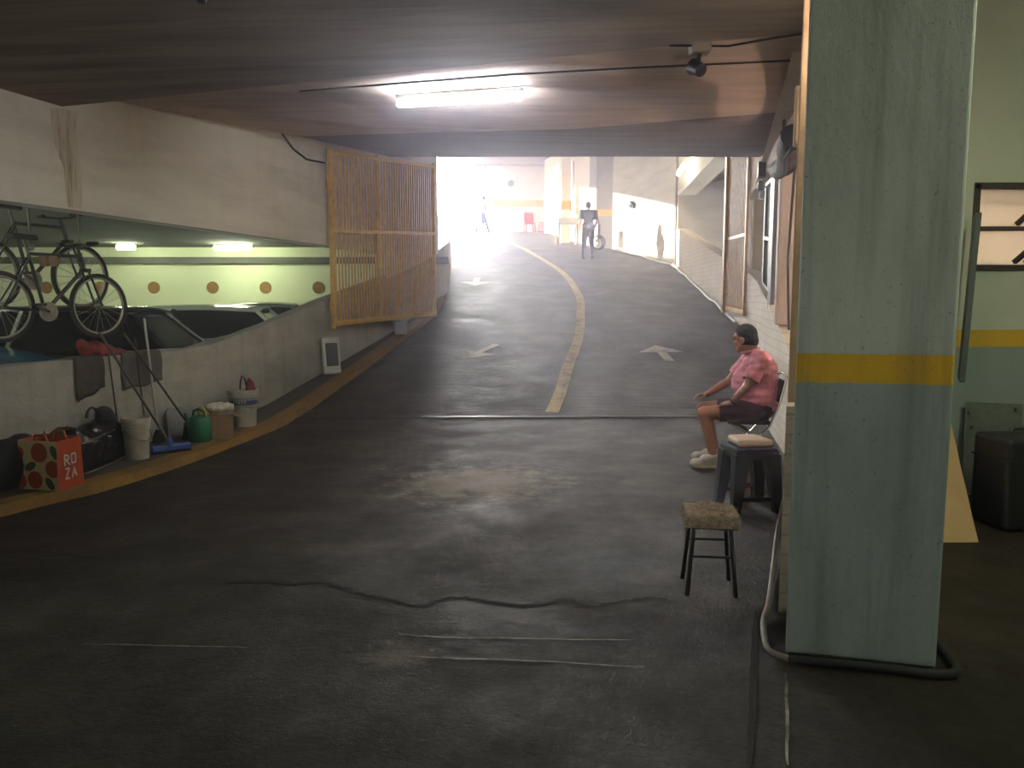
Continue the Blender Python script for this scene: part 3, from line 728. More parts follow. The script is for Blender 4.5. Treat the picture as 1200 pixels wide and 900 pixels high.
# ------------------------------------------------------------------ cars on the lower deck
M_glass = plain('car_glass', '#0b0d0e', .08, 0, .05, 3, 0, **{'Specular IOR Level': .6})
M_lampr = plain('tail_lamp', '#7a1712', .2); M_lampw = plain('head_lamp', '#c9cdd0', .12); M_alloy = plain('alloy', '#8d8f91', .3, .8)
def car(loc, rz, label, col, kind='hatch', zs=1.0):
    mp = plain('car_paint_' + col.strip('#'), col, .22, .1, .06, 3, 0, **{'Coat Weight': .6, 'Coat Roughness': .05})
    t = tag(empty('car', loc, rz), label, 'car', 'cars parked on the lower deck')
    if kind == 'hatch':
        S = [(2.08, .40, .58, .60), (2.02, .26, .70, .74), (1.75, .22, .82, .84), (1.3, .22, .91, .87), (.95, .22, .96, .88), (.2, .22, .97, .885), (-.8, .22, .98, .885), (-1.5, .24, .98, .87), (-1.9, .28, .96, .82), (-2.05, .38, .86, .74)]
        wb, rb, rt, wt = .98, -1.93, -1.5, .15
    else:
        S = [(2.2, .40, .55, .60), (2.12, .26, .66, .74), (1.8, .22, .76, .84), (1.3, .22, .85, .87), (.9, .22, .92, .88), (.2, .22, .93, .885), (-.8, .22, .94, .885), (-1.4, .24, .95, .87), (-2.0, .28, .95, .82), (-2.2, .38, .85, .74)]
        wb, rb, rt, wt = .92, -1.6, -.95, .05
    m = MB(); n = len(S); sec = []
    for x, zl, zt, hw in S:
        half = [(hw * .86, zl), (hw * .97, zl + .1), (hw, (zl + zt) / 2), (hw * .97, zt - .08), (hw * .9, zt - .02), (hw * .55, zt + .012)]
        sec += [Vector((x, y, z)) for y, z in half] + [Vector((x, -y, z)) for y, z in half[::-1]]
    fs = []
    for i in range(n - 1):
        for k in range(12): fs.append((12 * i + k, 12 * i + (k + 1) % 12, 12 * (i + 1) + (k + 1) % 12, 12 * (i + 1) + k))
    fs.append(tuple(range(12))); fs.append(tuple(12 * (n - 1) + k for k in range(12)))
    m.add(sec, fs).build('body', mp, t, smooth=True, sub=1)
    zb, zt, hb, ht = .95, 1.40 * zs, .80, .58
    Pb = [Vector((wb, hb * .8, zb - .02)), Vector((wb, -hb * .8, zb - .02)), Vector((rb, -hb * .82, zb)), Vector((rb, hb * .82, zb))]
    Sb = [Vector((.75, hb + .03, zb)), Vector((-1.2, hb + .03, zb))]
    Pt = [Vector((wt, ht, zt - .03)), Vector((wt, -ht, zt - .03)), Vector((rt, -ht * .95, zt - .03)), Vector((rt, ht * .95, zt - .03))]
    def quad(q, name): MB().add(q, [range(len(q))]).build(name, M_glass, t)
    quad([Pb[0], Pb[1], Pt[1], Pt[0]], 'windscreen'); quad([Pb[2], Pb[3], Pt[3], Pt[2]], 'rear_window')
    for s, (a, b) in ((1, (0, 3)), (-1, (1, 2))):
        f = lambda v: Vector((v.x, abs(v.y) * s, v.z))
        quad([f(Pb[0]), f(Sb[0]), f(Sb[1]), f(Pb[3]), f(Pt[3]), f(Pt[0])], 'side_window')
    # roof, softly crowned
    m = MB(); vs = []; NXr, NYr = 8, 6
    for i in range(NXr + 1):
        for j in range(NYr + 1):
            x = wt + .06 + (rt - .06 - wt - .06) * i / NXr; y = (j / NYr * 2 - 1) * (ht + .015)
            vs.append(Vector((x, y, zt - .03 + .05 * (1 - (j / NYr * 2 - 1) ** 2) + .03 * math.sin(PI * i / NXr))))
    fs = [(i * (NYr + 1) + j, i * (NYr + 1) + j + 1, (i + 1) * (NYr + 1) + j + 1, (i + 1) * (NYr + 1) + j) for i in range(NXr) for j in range(NYr)]
    r_ = m.add(vs, fs).build('roof', mp, t, smooth=True); s_ = r_.modifiers.new('s', 'SOLIDIFY'); s_.thickness = .03
    for a, b in ((Pb[0], Pt[0]), (Pb[1], Pt[1]), (Pb[2], Pt[2]), (Pb[3], Pt[3])):
        MB().beam(a + Vector((0, .01 if a.y > 0 else -.01, 0)), b, .07, .05).build('window_pillar', mp, t, bevel=.01)
    for s in (-1, 1):
        MB().beam((-.35, (hb + .035) * s, zb - .02), (-.42, (ht + .01) * s, zt - .02), .05, .03).build('window_pillar', M_black, t)
        mm = MB().ell((.62, .98 * s, 1.0), (.06, .11, .075), 12, 8).build('side_mirror', mp, t, smooth=True)
        MB().ell((S[1][0] - .06, .56 * s, S[2][2] - .16), (.1, .17, .07), 12, 8).build('headlight', M_lampw, t, smooth=True)
        MB().box((S[-2][0] - .03, .66 * s, .78), (.12, .2, .2)).build('tail_light', M_lampr, t, bevel=.02)
        for x in (1.3, -1.28):
            w = MB().lathe([(.2, -.1), (.3, -.1), (.32, -.07), (.32, .07), (.3, .1), (.2, .1)], 24, (x, .8 * s, .32), axis='Y').build('wheel', M_rubber, t, smooth=True)
            MB().lathe([(0, -.09), (.2, -.09), (.2, .09), (0, .09)], 16, (x, .8 * s, .32), axis='Y').build('hubcap', M_alloy, w)
    return t
car((-6.16, 6.75, .0), .1, 'bright blue car with its bonnet just behind the low wall', '#0e6f94', 'hatch', 1.0).scale = (1, 1, 1.14)
car((-5.75, 8.85, 0), PI + .1, 'black hatchback between the blue car and the white car', '#101112', 'hatch', .985)
car((-5.15, 11.1, 0), PI + .16, 'white car beyond the black hatchback', '#d4d8cf', 'hatch', .98)
car((-4.75, 13.3, 0), PI + .2, 'silver grey car farthest along, nearest the yellow gate', '#7d8486', 'sedan', 1.0)

# ------------------------------------------------------------------ things on the left pavement
def pv(x, y): return Vector((x, y, zr(y) + PV))
M_cream = plain('cream_print', '#c3b387', .55, 0, .1); M_or = plain('orange_print', '#9c3b18', .5, 0, .15); M_leaf = plain('green_print', '#3c5434', .55); M_wht = plain('white_print', '#c9b5aa', .6)
# printed tote bag: cream face with oranges, orange side
c0, c1, c2 = Vector((-3.36, 5.57, 0)), Vector((-3.71, 5.66, 0)), Vector((-3.33, 5.86, 0))
ex, ey = (c1 - c0), (c2 - c0); hh = .37
t = tag(empty('shopping_bag', c0 + Vector((0, 0, zr(5.6) + PV))), 'cream shopping bag printed with oranges and one plain orange side', 'bag')
m = MB()
def bagp(u, v, w, bul=0):
    b = .03 * math.sin(PI * u) + .0; return ex * (u + (.03 * (w - .5) * (0 if 0 < u < 1 else (-1 if u == 0 else 1)) if 0 else 0)) + ey * v + Vector((0, 0, hh * w))
m.add([bagp(0, 0, 0), bagp(1, 0, 0), bagp(1, 1, 0), bagp(0, 1, 0), bagp(0, 0, 1) + ey * .04, bagp(1, 0, 1) + ey * .06, bagp(1, 1, 1) - ey * .05, bagp(0, 1, 1) - ey * .05],
      [(0, 1, 5, 4)], 0)
m.add([bagp(0, 0, 0), bagp(1, 0, 0), bagp(1, 1, 0), bagp(0, 1, 0), bagp(0, 0, 1) + ey * .04, bagp(1, 0, 1) + ey * .06, bagp(1, 1, 1) - ey * .05, bagp(0, 1, 1) - ey * .05],
      [(3, 0, 4, 7), (1, 2, 6, 5), (2, 3, 7, 6), (0, 3, 2, 1)], 1)
body = m.build('bag_body', [M_cream, M_or], t, fix=False)
nrm = Vector((ex.y, -ex.x, 0)).normalized()
if nrm.y > 0: nrm = -nrm
def disc(u, w, r, mat, nm, sq=1.0, ang=0):
    c = ex * u + Vector((0, 0, hh * w)) + nrm * .004 + ey * (.04 + .02 * u) * w
    e = ex.normalized(); up = Vector((0, 0, 1)); vs = []
    for k in range(18):
        a = 2 * PI * k / 18; p = Vector((r * math.cos(a), r * sq * math.sin(a)))
        p = Vector((p.x * math.cos(ang) - p.y * math.sin(ang), p.x * math.sin(ang) + p.y * math.cos(ang)))
        uu = max(-ex.length * u, min(ex.length * (1 - u), p.x)); ww = max(-hh * w, min(hh * (1 - w), p.y))
        vs.append(c + e * uu + up * ww)
    return vs
for u, w, r in ((.45, .76, .075), (.12, .44, .065), (.57, .2, .068), (.98, .74, .05), (.95, .16, .06)): MB().add(disc(u, w, r, 0, ''), [range(18)]).build('fruit_print', M_or, body, fix=False)
for u, w, a in ((.68, .47, -.5), (.2, .14, .9), (.95, .43, -.8), (.07, .78, 1.2)): MB().add(disc(u, w, .055, 0, '', .55, a), [range(18)]).build('leaf_print', M_leaf, body, fix=False)
# two rows of white letters on the orange side
nr = Vector((ey.y, -ey.x, 0)).normalized()
if nr.x < 0: nr = -nr
def letters(rows):
    m = MB()
    for (w0, size, strokes) in rows:
        for k, st in enumerate(strokes):
            for (a, b) in st:
                p = [ey * (.26 + .26 * k + q[0] * .2) + Vector((0, 0, hh * w0 + q[1] * size)) + nr * .006 for q in (a, b)]
                m.beam(p[0], p[1], .004, .014, 0, nr.cross(p[1] - p[0]))
    return m
RR = [((0, 0), (0, 1)), ((0, 1), (.8, .8)), ((.8, .8), (.8, .55)), ((.8, .55), (0, .5)), ((.3, .5), (.9, 0))]
OO = [((0, .1), (0, .9)), ((0, .9), (.8, .9)), ((.8, .9), (.8, .1)), ((.8, .1), (0, .1))]
ZZ = [((0, 1), (.8, 1)), ((.8, 1), (0, 0)), ((0, 0), (.8, 0))]
AA = [((0, 0), (.4, 1)), ((.4, 1), (.8, 0)), ((.2, .4), (.6, .4))]
letters(((.47, .085, (RR, OO)), (.2, .075, (ZZ, AA)))).build('lettering', M_wht, body)
for k in (0, 1):
    b0 = ey * (.15 + .7 * k) + Vector((0, 0, hh))
    MB().tube([b0 + ex * .3 + Vector((0, 0, -.02)), b0 + ex * .36 + Vector((0, 0, .035)), b0 + ex * .6 + Vector((0, 0, .035)), b0 + ex * .66 + Vector((0, 0, -.02))], .009, 8).build('handle', M_or, t, smooth=True)
# black wrapped holdall
M_plast = plain('black_plastic_wrap', '#121314', .25, 0, .3, 8, .6); M_blackcloth = plain('black_cloth', '#0e0e0f', .8, 0, .3, 20, .4)
t = tag(empty('holdall', pv(-3.62, 6.3), .0), 'bulky black plastic wrapped holdall against the low wall behind the printed bag', 'bag')
m = MB()
for i in range(3, 9):
    y = -.5 + i * .115; h_ = .30 + .05 * math.sin(i * .7) + (.06 if i > 5 else 0); w_ = .19 + .015 * math.sin(i * 1.9)
    m.ell((0, y, h_ * .52), (w_, .13, h_ * .6), 14, 10); m.box((0, y, h_ * .4), (w_ * 1.75, .16, h_ * .78))
b_ = remesh(m, 'bag_body', M_plast, t, .02, 4)
b_.data.transform(Matrix.Translation((0, 0, .012)))
for v in b_.data.vertices:
    k = .018 * noise.noise(v.co * 9) + .008 * noise.noise(v.co * 25); v.co += v.normal * k; v.co.z = max(v.co.z, .0)
m = MB().cap((-.02, .52, .12), .11, (-.02, .5, .36), .09); m.cap((.05, .56, .1), .1, (.0, .44, .40), .08)
remesh(m, 'side_cover', M_blackcloth, t, .02, 3)
MB().tube(arc((0, .25, .40), .085, .1, PI - .1, 10, 'YZ'), .013, 8).build('handle', M_black, t, smooth=True)
MB().tube([(.19, -.25, .02), (.2, 0, .02), (.19, .45, .03)], .006, 6).build('piping', M_steel, t)
MB().tube([(.165, -.22, .26), (.17, 0, .27), (.165, .3, .29)], .005, 6).build('piping', M_steel, t)
# black sack left behind the printed bag
m = MB().ell((0, 0, .17), (.17, .22, .2), 16, 12).ell((.03, .12, .25), (.13, .15, .14), 14, 10)
o = remesh(m, 'sack', M_blackcloth, None, .02, 3); o.location = pv(-3.82, 5.72); tag(o, 'soft black sack behind the printed shopping bag', 'bag')
# folding hand truck leaning on the wall
t = tag(empty('hand_truck', pv(-3.84, 6.45), math.atan2(1, .25) - PI / 2 + PI / 2), 'chrome folding hand truck frame leaning on the wall behind the holdall', 'hand truck')
a, b = Vector((-.12, .02, 0)), Vector((.12, .02, 0))
for p in (a, b):
    MB().tube([p + Vector((0, 0, .02)), p + Vector((0, .06, .48))], .014, 8).build('rail', M_chrome, t, smooth=True)
    MB().tube([p + Vector((0, .055, .46)), p + Vector((0, .1, .88))], .011, 8).build('upright', M_chrome, t, smooth=True)
for z, y in ((.36, .045), (.6, .07)): MB().tube([a + Vector((0, y - .0, z)), b + Vector((0, y, z))], .013, 8).build('crossbar', M_steel, t)
MB().box((0, -.06, .012), (.3, .16, .015)).build('toe_plate', M_steel, t, bevel=.004)
# cloths hung over the low wall
def hung_cloth(y0, y1, zb0, zb1, mat, label, over=.05, seed=1):
    m = MB(); NU, NV = 14, 10; vs = []
    rr = random.Random(seed)
    for j in range(NV + 3):
        for i in range(NU + 1):
            u = i / NU; y = y0 + (y1 - y0) * u
            wv = .012 * math.sin(u * 17 + seed) + .006 * math.sin(u * 31)
            zb = zb0 + (zb1 - zb0) * u + .01 * math.sin(u * 9)
            tz = ZLW(y) + .014
            if j < 2: vs.append(Vector((XL(y) - .10 + .06 * j, y, tz + .004)))
            else:
                v = (j - 2) / NV; vs.append(Vector((XL(y) + .012 + abs(wv) * v + .004 * math.sin(v * 8 + u * 5), y + .02 * math.sin(v * 3) * (u - .5), tz - .005 + (zb - tz) * v)))
    fs = [(j * (NU + 1) + i, j * (NU + 1) + i + 1, (j + 1) * (NU + 1) + i + 1, (j + 1) * (NU + 1) + i) for j in range(NV + 2) for i in range(NU)]
    o = m.add(vs, fs).build('rag', mat, smooth=True); s_ = o.modifiers.new('s', 'SOLIDIFY'); s_.thickness = .006; s_.offset = 1
    return tag(o, label, 'cloth')
M_rag = plain('dark_brown_rag', '#3b322c', .95, 0, .4, 14, .4); M_rag2 = plain('grey_rag', '#4b4640', .95, 0, .35, 14, .4)
hung_cloth(6.68, 7.0, .6, .7, M_rag, 'dark brown rag hanging on the low wall above the holdall', seed=2)
hung_cloth(7.22, 7.75, .64, .68, M_rag2, 'wide grey rag hanging on the low wall behind the broom poles', seed=5)
M_red = plain('red_cloth', '#741310', .7, 0, .4, 14, .5)
m = MB()
for (x, y, z, r) in ((-3.84, 6.95, 1.06, .07), (-3.82, 7.05, 1.05, .075), (-3.78, 7.15, 1.03, .065), (-3.74, 7.25, 1.01, .05), (-3.72, 7.33, .99, .035), (-3.86, 6.88, 1.1, .05)):
    m.ell((x, y, z - .015), (r * 1.1, r * 1.3, r), 12, 8)
o = remesh(m, 'crumpled_cloth', M_red, None, .012, 2)
for v in o.data.vertices: v.co += v.normal * .02 * noise.noise(v.co * 16)
tag(o, 'bright red cloth heaped on top of the low wall', 'cloth')
# poles
M_blue = plain('blue_plastic', '#38549a', .45); M_pole = plain('dark_pole', '#2c2621', .5); M_wpole = plain('white_pole', '#aaa69a', .5); M_brist = plain('dark_bristle', '#1b1916', .95, 0, .4, 60, .6)
hb = pv(-3.16, 7.0)
t = tag(empty('squeegee', hb), 'blue headed floor squeegee leaning on the wall, red cloth at its top', 'squeegee')
MB().beam((-.13, -.10, .05), (.13, .12, .05), .05, .055).build('head', M_blue, t, bevel=.012)
MB().beam((-.135, -.105, .012), (.135, .125, .012), .014, .03).build('rubber_blade', M_rubber, t)
MB().lathe([(.03, .06), (.022, .14)], 12).build('socket', M_blue, t, smooth=True)
MB().tube([(0, 0, .08), Vector((-3.72, 6.93, 1.2)) - hb], .012, 8).build('pole', M_pole, t, smooth=True)
hb = pv(-3.50, 7.5)
t = tag(empty('mop', hb), 'upright mop with a pale pole standing at the wall', 'mop')
MB().tube([(0, 0, .1), Vector((-3.58, 7.5, 1.31)) - hb], .012, 8).build('pole', M_wpole, t, smooth=True)
m = MB()
for k in range(16):
    a = 2 * PI * k / 16; m.tube([(.015 * math.cos(a), .015 * math.sin(a), .13), (.045 * math.cos(a), .05 * math.sin(a), .06), (.055 * math.cos(a * 1.1), .07 * math.sin(a), .006)], .009, 6)
m.build('mop_head', M_brist, t, smooth=True)
hb = pv(-3.30, 7.72)
t = tag(empty('broom', hb), 'dark broom with a fan of black bristles beside the green can', 'broom')
m = MB().prism([(-.09, 0), (.09, 0), (.035, .14), (-.035, .14)], 'X', -.025, .025); m.build('bristles', M_brist, t)
MB().box((0, 0, .155), (.05, .08, .04)).build('broom_head', M_pole, t, bevel=.008)
MB().tube([(0, 0, .16), Vector((-3.70, 7.33, 1.17)) - hb], .011, 8).build('pole', M_pole, t, smooth=True)
for k, (y, z1) in enumerate(((7.08, 1.0), (7.42, 1.12))):
    p = pv(XL(y) + .07, y)
    tag(MB().tube([p, Vector((XL(y) + .015, y - .02, z1))], .008, 8).build('cane', M_pole, smooth=True), ('thin dark cane leaning on the wall just right of the brown rag', 'thin dark cane leaning in front of the grey rag')[k], 'stick')
# buckets
M_bucket = plain('dirty_white_plastic', '#a79e8e', .5, 0, .3, 12); M_bluel = plain('blue_label', '#34406f', .5)
def bucket(loc, r, h, label, band=False):
    t = tag(empty('bucket', loc), label, 'bucket')
    MB().lathe([(0, .0), (r * .82, 0), (r * .84, .01), (r * .97, h - .05), (r * 1.04, h - .05), (r * 1.06, h - .005), (r * 1.04, h), (r * .98, h), (r * .95, h - .06), (r * .8, .015), (0, .015)], 28).build('bucket_body', M_bucket, t, smooth=True)
    for z in (h - .08, h - .11): MB().lathe([(r * .955, z), (r * 1.02, z), (r * 1.02, z + .012), (r * .96, z + .012)], 28).build('rim_ring', M_bucket, t)
    MB().tube([Vector((math.cos(a) * r * 1.05, math.sin(a) * r * 1.05, h - .1 - .10 * abs(math.sin((a + 2.0))))) for a in [-2.0 + PI * i / 12 for i in range(13)]], .004, 6).build('handle', M_steel, t)
    if band:
        k0, k1 = h * .60, h * .78; f = lambda z: r * (.84 + .13 * z / (h - .05)) + .003
        MB().lathe([(f(k0), k0), (f(k1), k1)], 28).build('label_band', M_bluel, t, smooth=True)
        m = MB()
        for k in range(5):
            a = -1.9 + k * .2; z = (k0 + k1) / 2; p = Vector((math.cos(a) * (f(z) + .002), math.sin(a) * (f(z) + .002), z))
            m.box(p, (.004, .018, .03), (0, 0, a))
        m.build('label_marks', M_bucket, t)
    return t
bucket(pv(-3.35, 6.76), .115, .37, 'tall grubby white bucket just right of the holdall')
bucket(pv(-3.02, 8.55), .16, .41, 'large white paint bucket with a blue label band', True)
# red handled shears on the paint bucket
t = tag(empty('hand_shears', pv(-3.02, 8.55) + Vector((0.02, .03, .19)), .2), 'red handled tool standing in the large paint bucket', 'tool')
MB().tube([(0, 0, -.16), (.01, 0, .21), (.015, 0, .30)], .008, 6).build('shaft', M_black, t)
MB().tube([(.015, 0, .24), (.0, 0, .33), (-.03, 0, .37), (-.05, 0, .30), (-.055, 0, .22)], .01, 8).build('grip', M_black, t)
MB().prism([(.01, .2), (.12, .2), (.09, .3), (.04, .35), (.02, .3)], 'Y', -.02, .02).build('handle', M_red, t, bevel=.008)
# white basin with a crumpled bag
t = tag(empty('basin', pv(-3.12, 8.12)), 'white basin overflowing with a crumpled plastic bag, behind the cardboard box', 'basin')
MB().lathe([(0, 0), (.1, 0), (.14, .24), (.15, .25), (.14, .255), (.13, .24), (.09, .012), (0, .012)], 24).build('basin_body', M_bucket, t, smooth=True)
m = MB()
for k in range(10):
    a = 2 * PI * k / 10; m.ell((.09 * math.cos(a), .09 * math.sin(a), .27 + .012 * math.sin(k * 2.3)), (.06, .06, .035), 10, 8)
m.ell((0, 0, .25), (.11, .11, .05))
o = remesh(m, 'plastic_bag', plain('white_plastic_bag', '#c8c0ac', .4, 0, .15, 10, .5), t, .012, 2)
for v in o.data.vertices: v.co += v.normal * .015 * noise.noise(v.co * 22)
# yellow cloth
m = MB().ell((0, 0, .2), (.07, .06, .08)).ell((.02, .02, .1), (.06, .06, .1)).ell((-.02, -.01, .27), (.04, .04, .05))
o = remesh(m, 'cleaning_cloth', plain('yellow_cloth', '#a8a136', .8, 0, .3, 20, .4), None, .012, 2)
for v in o.data.vertices:
    v.co += v.normal * .012 * noise.noise(v.co * 20); v.co.z = max(0, v.co.z)
o.location = pv(-3.2, 7.88); tag(o, 'crumpled yellow cloth behind the green can', 'cloth')
# cardboard box
M_card = plain('cardboard', '#84674a', .85, 0, .15, 6); M_cardd = plain('cardboard_side', '#5c4934', .85, 0, .2, 6)
t = tag(empty('cardboard_box', pv(-2.98, 7.82), .35), 'small open cardboard box in front of the paint bucket', 'box')
m = MB(); w_, d_, h_ = .2, .26, .22
for sx in (-1, 1): m.box((sx * w_ / 2, 0, h_ / 2), (.005, d_, h_))
for sy in (-1, 1): m.box((0, sy * d_ / 2, h_ / 2), (w_, .005, h_))
m.box((0, 0, .004), (w_, d_, .006)); m.build('box_body', M_card, t)
for sx in (-1, 1): MB().box((sx * (w_ / 2 + .03), 0, h_ + .01), (.07, d_, .004), (0, sx * .35, 0)).build('flap', M_card, t)
# green watering can
M_gcan = plain('green_plastic', '#0f5a3c', .4)
t = tag(empty('watering_can', pv(-3.13, 7.6), 2.7), 'green plastic watering can beside the cardboard box', 'watering can')
MB().lathe([(0, 0), (.1, 0), (.112, .015), (.112, .2), (.095, .245), (.06, .255), (.055, .25), (0, .25)], 24).build('can_body', M_gcan, t, smooth=True)
MB().tube([(-.09, 0, .23), (-.07, 0, .30), (0, 0, .325), (.07, 0, .30), (.09, 0, .23)], .014, 8).build('handle', M_gcan, t, smooth=True)
MB().tube([(.1, 0, .06), (.15, 0, .16), (.19, 0, .27)], [.025, .018, .014], 10).build('spout', M_gcan, t, smooth=True)
# grey tray on edge
t = MB().prism([(-.14, 0), (.14, 0), (.15, .03), (.15, .28), (.12, .31), (-.12, .31), (-.15, .28), (-.15, .03)], 'Y', -.012, .012)
o = t.build('tray', plain('grey_tray', '#7e807a', .5), bevel=.006); o.location = pv(-3.41, 7.83); o.rotation_euler = (-.12, 0, math.atan2(1, .25) - .35)
tag(o, 'pale grey tray stood on edge between broom and green can', 'tray')
# white heater leaning on the wall
t = tag(empty('heater', pv(-2.585, 10.98), 0, (-.12, 0, .62)), 'white electric heater with a dark grille leaning on the low wall near the gate', 'heater')
w_, h_ = .27, .53
MB().prism([(-w_ / 2, 0), (w_ / 2, 0), (w_ / 2, h_), (-w_ / 2, h_)], 'Y', -.04, .05).build('casing', plain('white_casing', '#b6b3ac', .4, 0, .1), t, bevel=.035, seg=4)
MB().box((.005, -.042, .28), (.18, .012, .33)).build('grille', M_black, t, bevel=.008)
m = MB()
for k in range(10): m.box((.005, -.05, .14 + k * .031), (.17, .006, .006))
m.build('grille_bars', plain('dark_grey_bars', '#35332f', .5), t)
# translucent tub under the gate
t = tag(empty('plastic_tub', (-1.94, 13.4, zr(13.4) + PV), .2), 'small pale plastic tub under the yellow gate', 'tub')
m = MB().box((0, 0, .1), (.2, .2, .2), None, 0, 1.15); m.build('tub_body', plain('cloudy_plastic', '#77736f', .35, 0, .15), t, bevel=.02)
MB().box((0, 0, .205), (.25, .25, .02)).build('tub_lid', plain('cloudy_lid', '#8b8682', .35), t, bevel=.006)
# ------------------------------------------------------------------ stools and chair on the right
# furry stool in front
M_fur = plain('grey_fur', '#b0a086', .95, 0, .55, 40, 1.0); M_legd = plain('dark_steel_leg', '#1b1815', .45, .3)
fx, fy = 1.025, 3.87
t = tag(empty('stool', (fx, fy, 0), -.12), 'low stool with a furry plush seat and thin dark legs, nearest the viewer', 'stool')
m = MB().box((0, 0, .385), (.26, .24, .07))
for k in range(40): m.ell((random.uniform(-.12, .12), random.uniform(-.11, .11), .39 + random.uniform(-.012, .018)), (.03, .03, .03), 8, 6)
o = remesh(m, 'seat', M_fur, t, .008, 3)
fur = MB(); rr = random.Random(5)
for p in o.data.polygons:
    if rr.random() < .42:
        c = p.center; n_ = p.normal; tip = c + n_ * rr.uniform(.010, .02) + Vector((rr.uniform(-.012, .012), rr.uniform(-.012, .012), rr.uniform(-.012, .002)))
        s_ = n_.orthogonal().normalized() * .0016; fur.add([c - s_, c + s_, tip], [(0, 1, 2)])
tag(fur.build('fur_strands', M_fur, t, fix=False), kind='stuff')
MB().box((0, 0, .352), (.245, .225, .014)).build('seat_board', M_legd, t)
for sx in (-1, 1):
    for sy in (-1, 1):
        MB().tube([(sx * .09, sy * .085, .35), (sx * .122, sy * .12, 0)], .011, 8).build('leg', M_legd, t, smooth=True)
for y, z in ((-.1, .20), (.1, .23)): MB().tube([(-.105, y, z), (.105, y, z)], .007, 6).build('stretcher', M_legd, t)
# plastic stool with blue top
M_stb = plain('black_stool_plastic', '#0c0d10', .4); M_stblue = plain('navy_stool_top', '#1f2546', .45)
sx0, sy0 = 1.70, 5.42
t = tag(empty('plastic_stool', (sx0, sy0, 0), .12), 'black plastic stool with a navy top, between furry stool and man', 'stool')
m = MB().prism([(-.15, -.15), (.15, -.15), (.15, .15), (-.15, .15)], 'Z', .435, .46); m.build('top', M_stblue, t, bevel=.012)
m = MB()
for s in (-1, 1):
    m.box((0, s * .15, .41), (.3, .015, .06)); m.box((s * .15, 0, .41), (.015, .3, .06))
m.build('apron', M_stb, t, bevel=.004)
for a in (-1, 1):
    for b in (-1, 1):
        m = MB(); top_, bot = Vector((a * .13, b * .13, .42)), Vector((a * .175, b * .175, 0))
        m.add([top_ + Vector((dx * .055 - a * .02, dy * .055 - b * .02, 0)) for dx, dy in ((-1, -1), (1, -1), (1, 1), (-1, 1))] + [bot + Vector((dx * .03 - a * .02, dy * .03 - b * .02, 0)) for dx, dy in ((-1, -1), (1, -1), (1, 1), (-1, 1))],
              [(0, 1, 2, 3), (4, 5, 6, 7), (0, 1, 5, 4), (1, 2, 6, 5), (2, 3, 7, 6), (3, 0, 4, 7)])
        m.build('leg', M_stb, t, bevel=.008)
for s in (-1, 1): MB().box((0, s * .155, .1), (.28, .012, .03)).build('brace', M_stb, t)
o = MB().prism([(-.13, -.12), (.13, -.12), (.11, .14), (-.11, .14)], 'Z', 0, .05).build('seat_pad', plain('cream_pad', '#cdb69d', .85, 0, .12, 14, .2), bevel=.02, seg=3)
o.location = (sx0 + .005, sy0 + .02, .461); o.rotation_euler = (0, 0, .12); tag(o, 'cream padded cushion lying on the navy topped stool', 'cushion')
t = tag(empty('drink_bottle', (1.68, 5.42, 0)), 'small bottle with red label under the black plastic stool', 'bottle')
bt = MB().lathe([(0, 0), (.034, 0), (.036, .02), (.036, .2), (.02, .27), (.014, .28), (.014, .31)], 16); bt.build('bottle_body', plain('pale_bottle', '#8b7a68', .3), t, smooth=True)
MB().lathe([(.0365, .15), (.0365, .19)], 16).build('label_band', M_red, t); MB().lathe([(0, .33), (.016, .33), (.016, .305), (0, .305)], 12).build('bottle_cap', plain('bottle_cap_white', '#a8a198', .5), t)

# folding chair (faces -X): local +x = forward
CH = Vector((2.12, 6.8, 0))
t = tag(empty('folding_chair', CH, PI - .15), 'folding chair with chrome frame that the man in pink sits on', 'chair')
M_vinyl = plain('dark_vinyl', '#241f20', .5)
MB().box((.02, 0, .425), (.36, .38, .035)).build('seat', M_vinyl, t, bevel=.015, seg=3)
mb = MB().box((-.245, 0, .70), (.03, .36, .2), (0, -.22, 0)); mb.build('backrest', M_vinyl, t, bevel=.012, seg=3)
for s in (-1, 1):
    MB().tube([(-.275, s * .19, .83), (-.23, s * .19, .62), (-.15, s * .19, .40), (.19, s * .2, 0.012)], .011, 8).build('leg', M_chrome, t, smooth=True)
    MB().tube([(.2, s * .175, .42), (.0, s * .175, .32), (-.24, s * .18, 0.012)], .011, 8).build('leg', M_chrome, t, smooth=True)
MB().tube([(.2, -.18, .435), (.215, -.1, .44), (.215, .1, .44), (.2, .18, .435)], .011, 8).build('seat_rail', M_chrome, t, smooth=True)
MB().tube([(-.275, -.19, .83), (-.285, 0, .85), (-.275, .19, .83)], .011, 8).build('back_rail', M_chrome, t, smooth=True)
for x in (.14, -.2): MB().tube([(x, -.19, .07), (x, .19, .07)], .009, 8).build('stretcher', M_chrome, t)

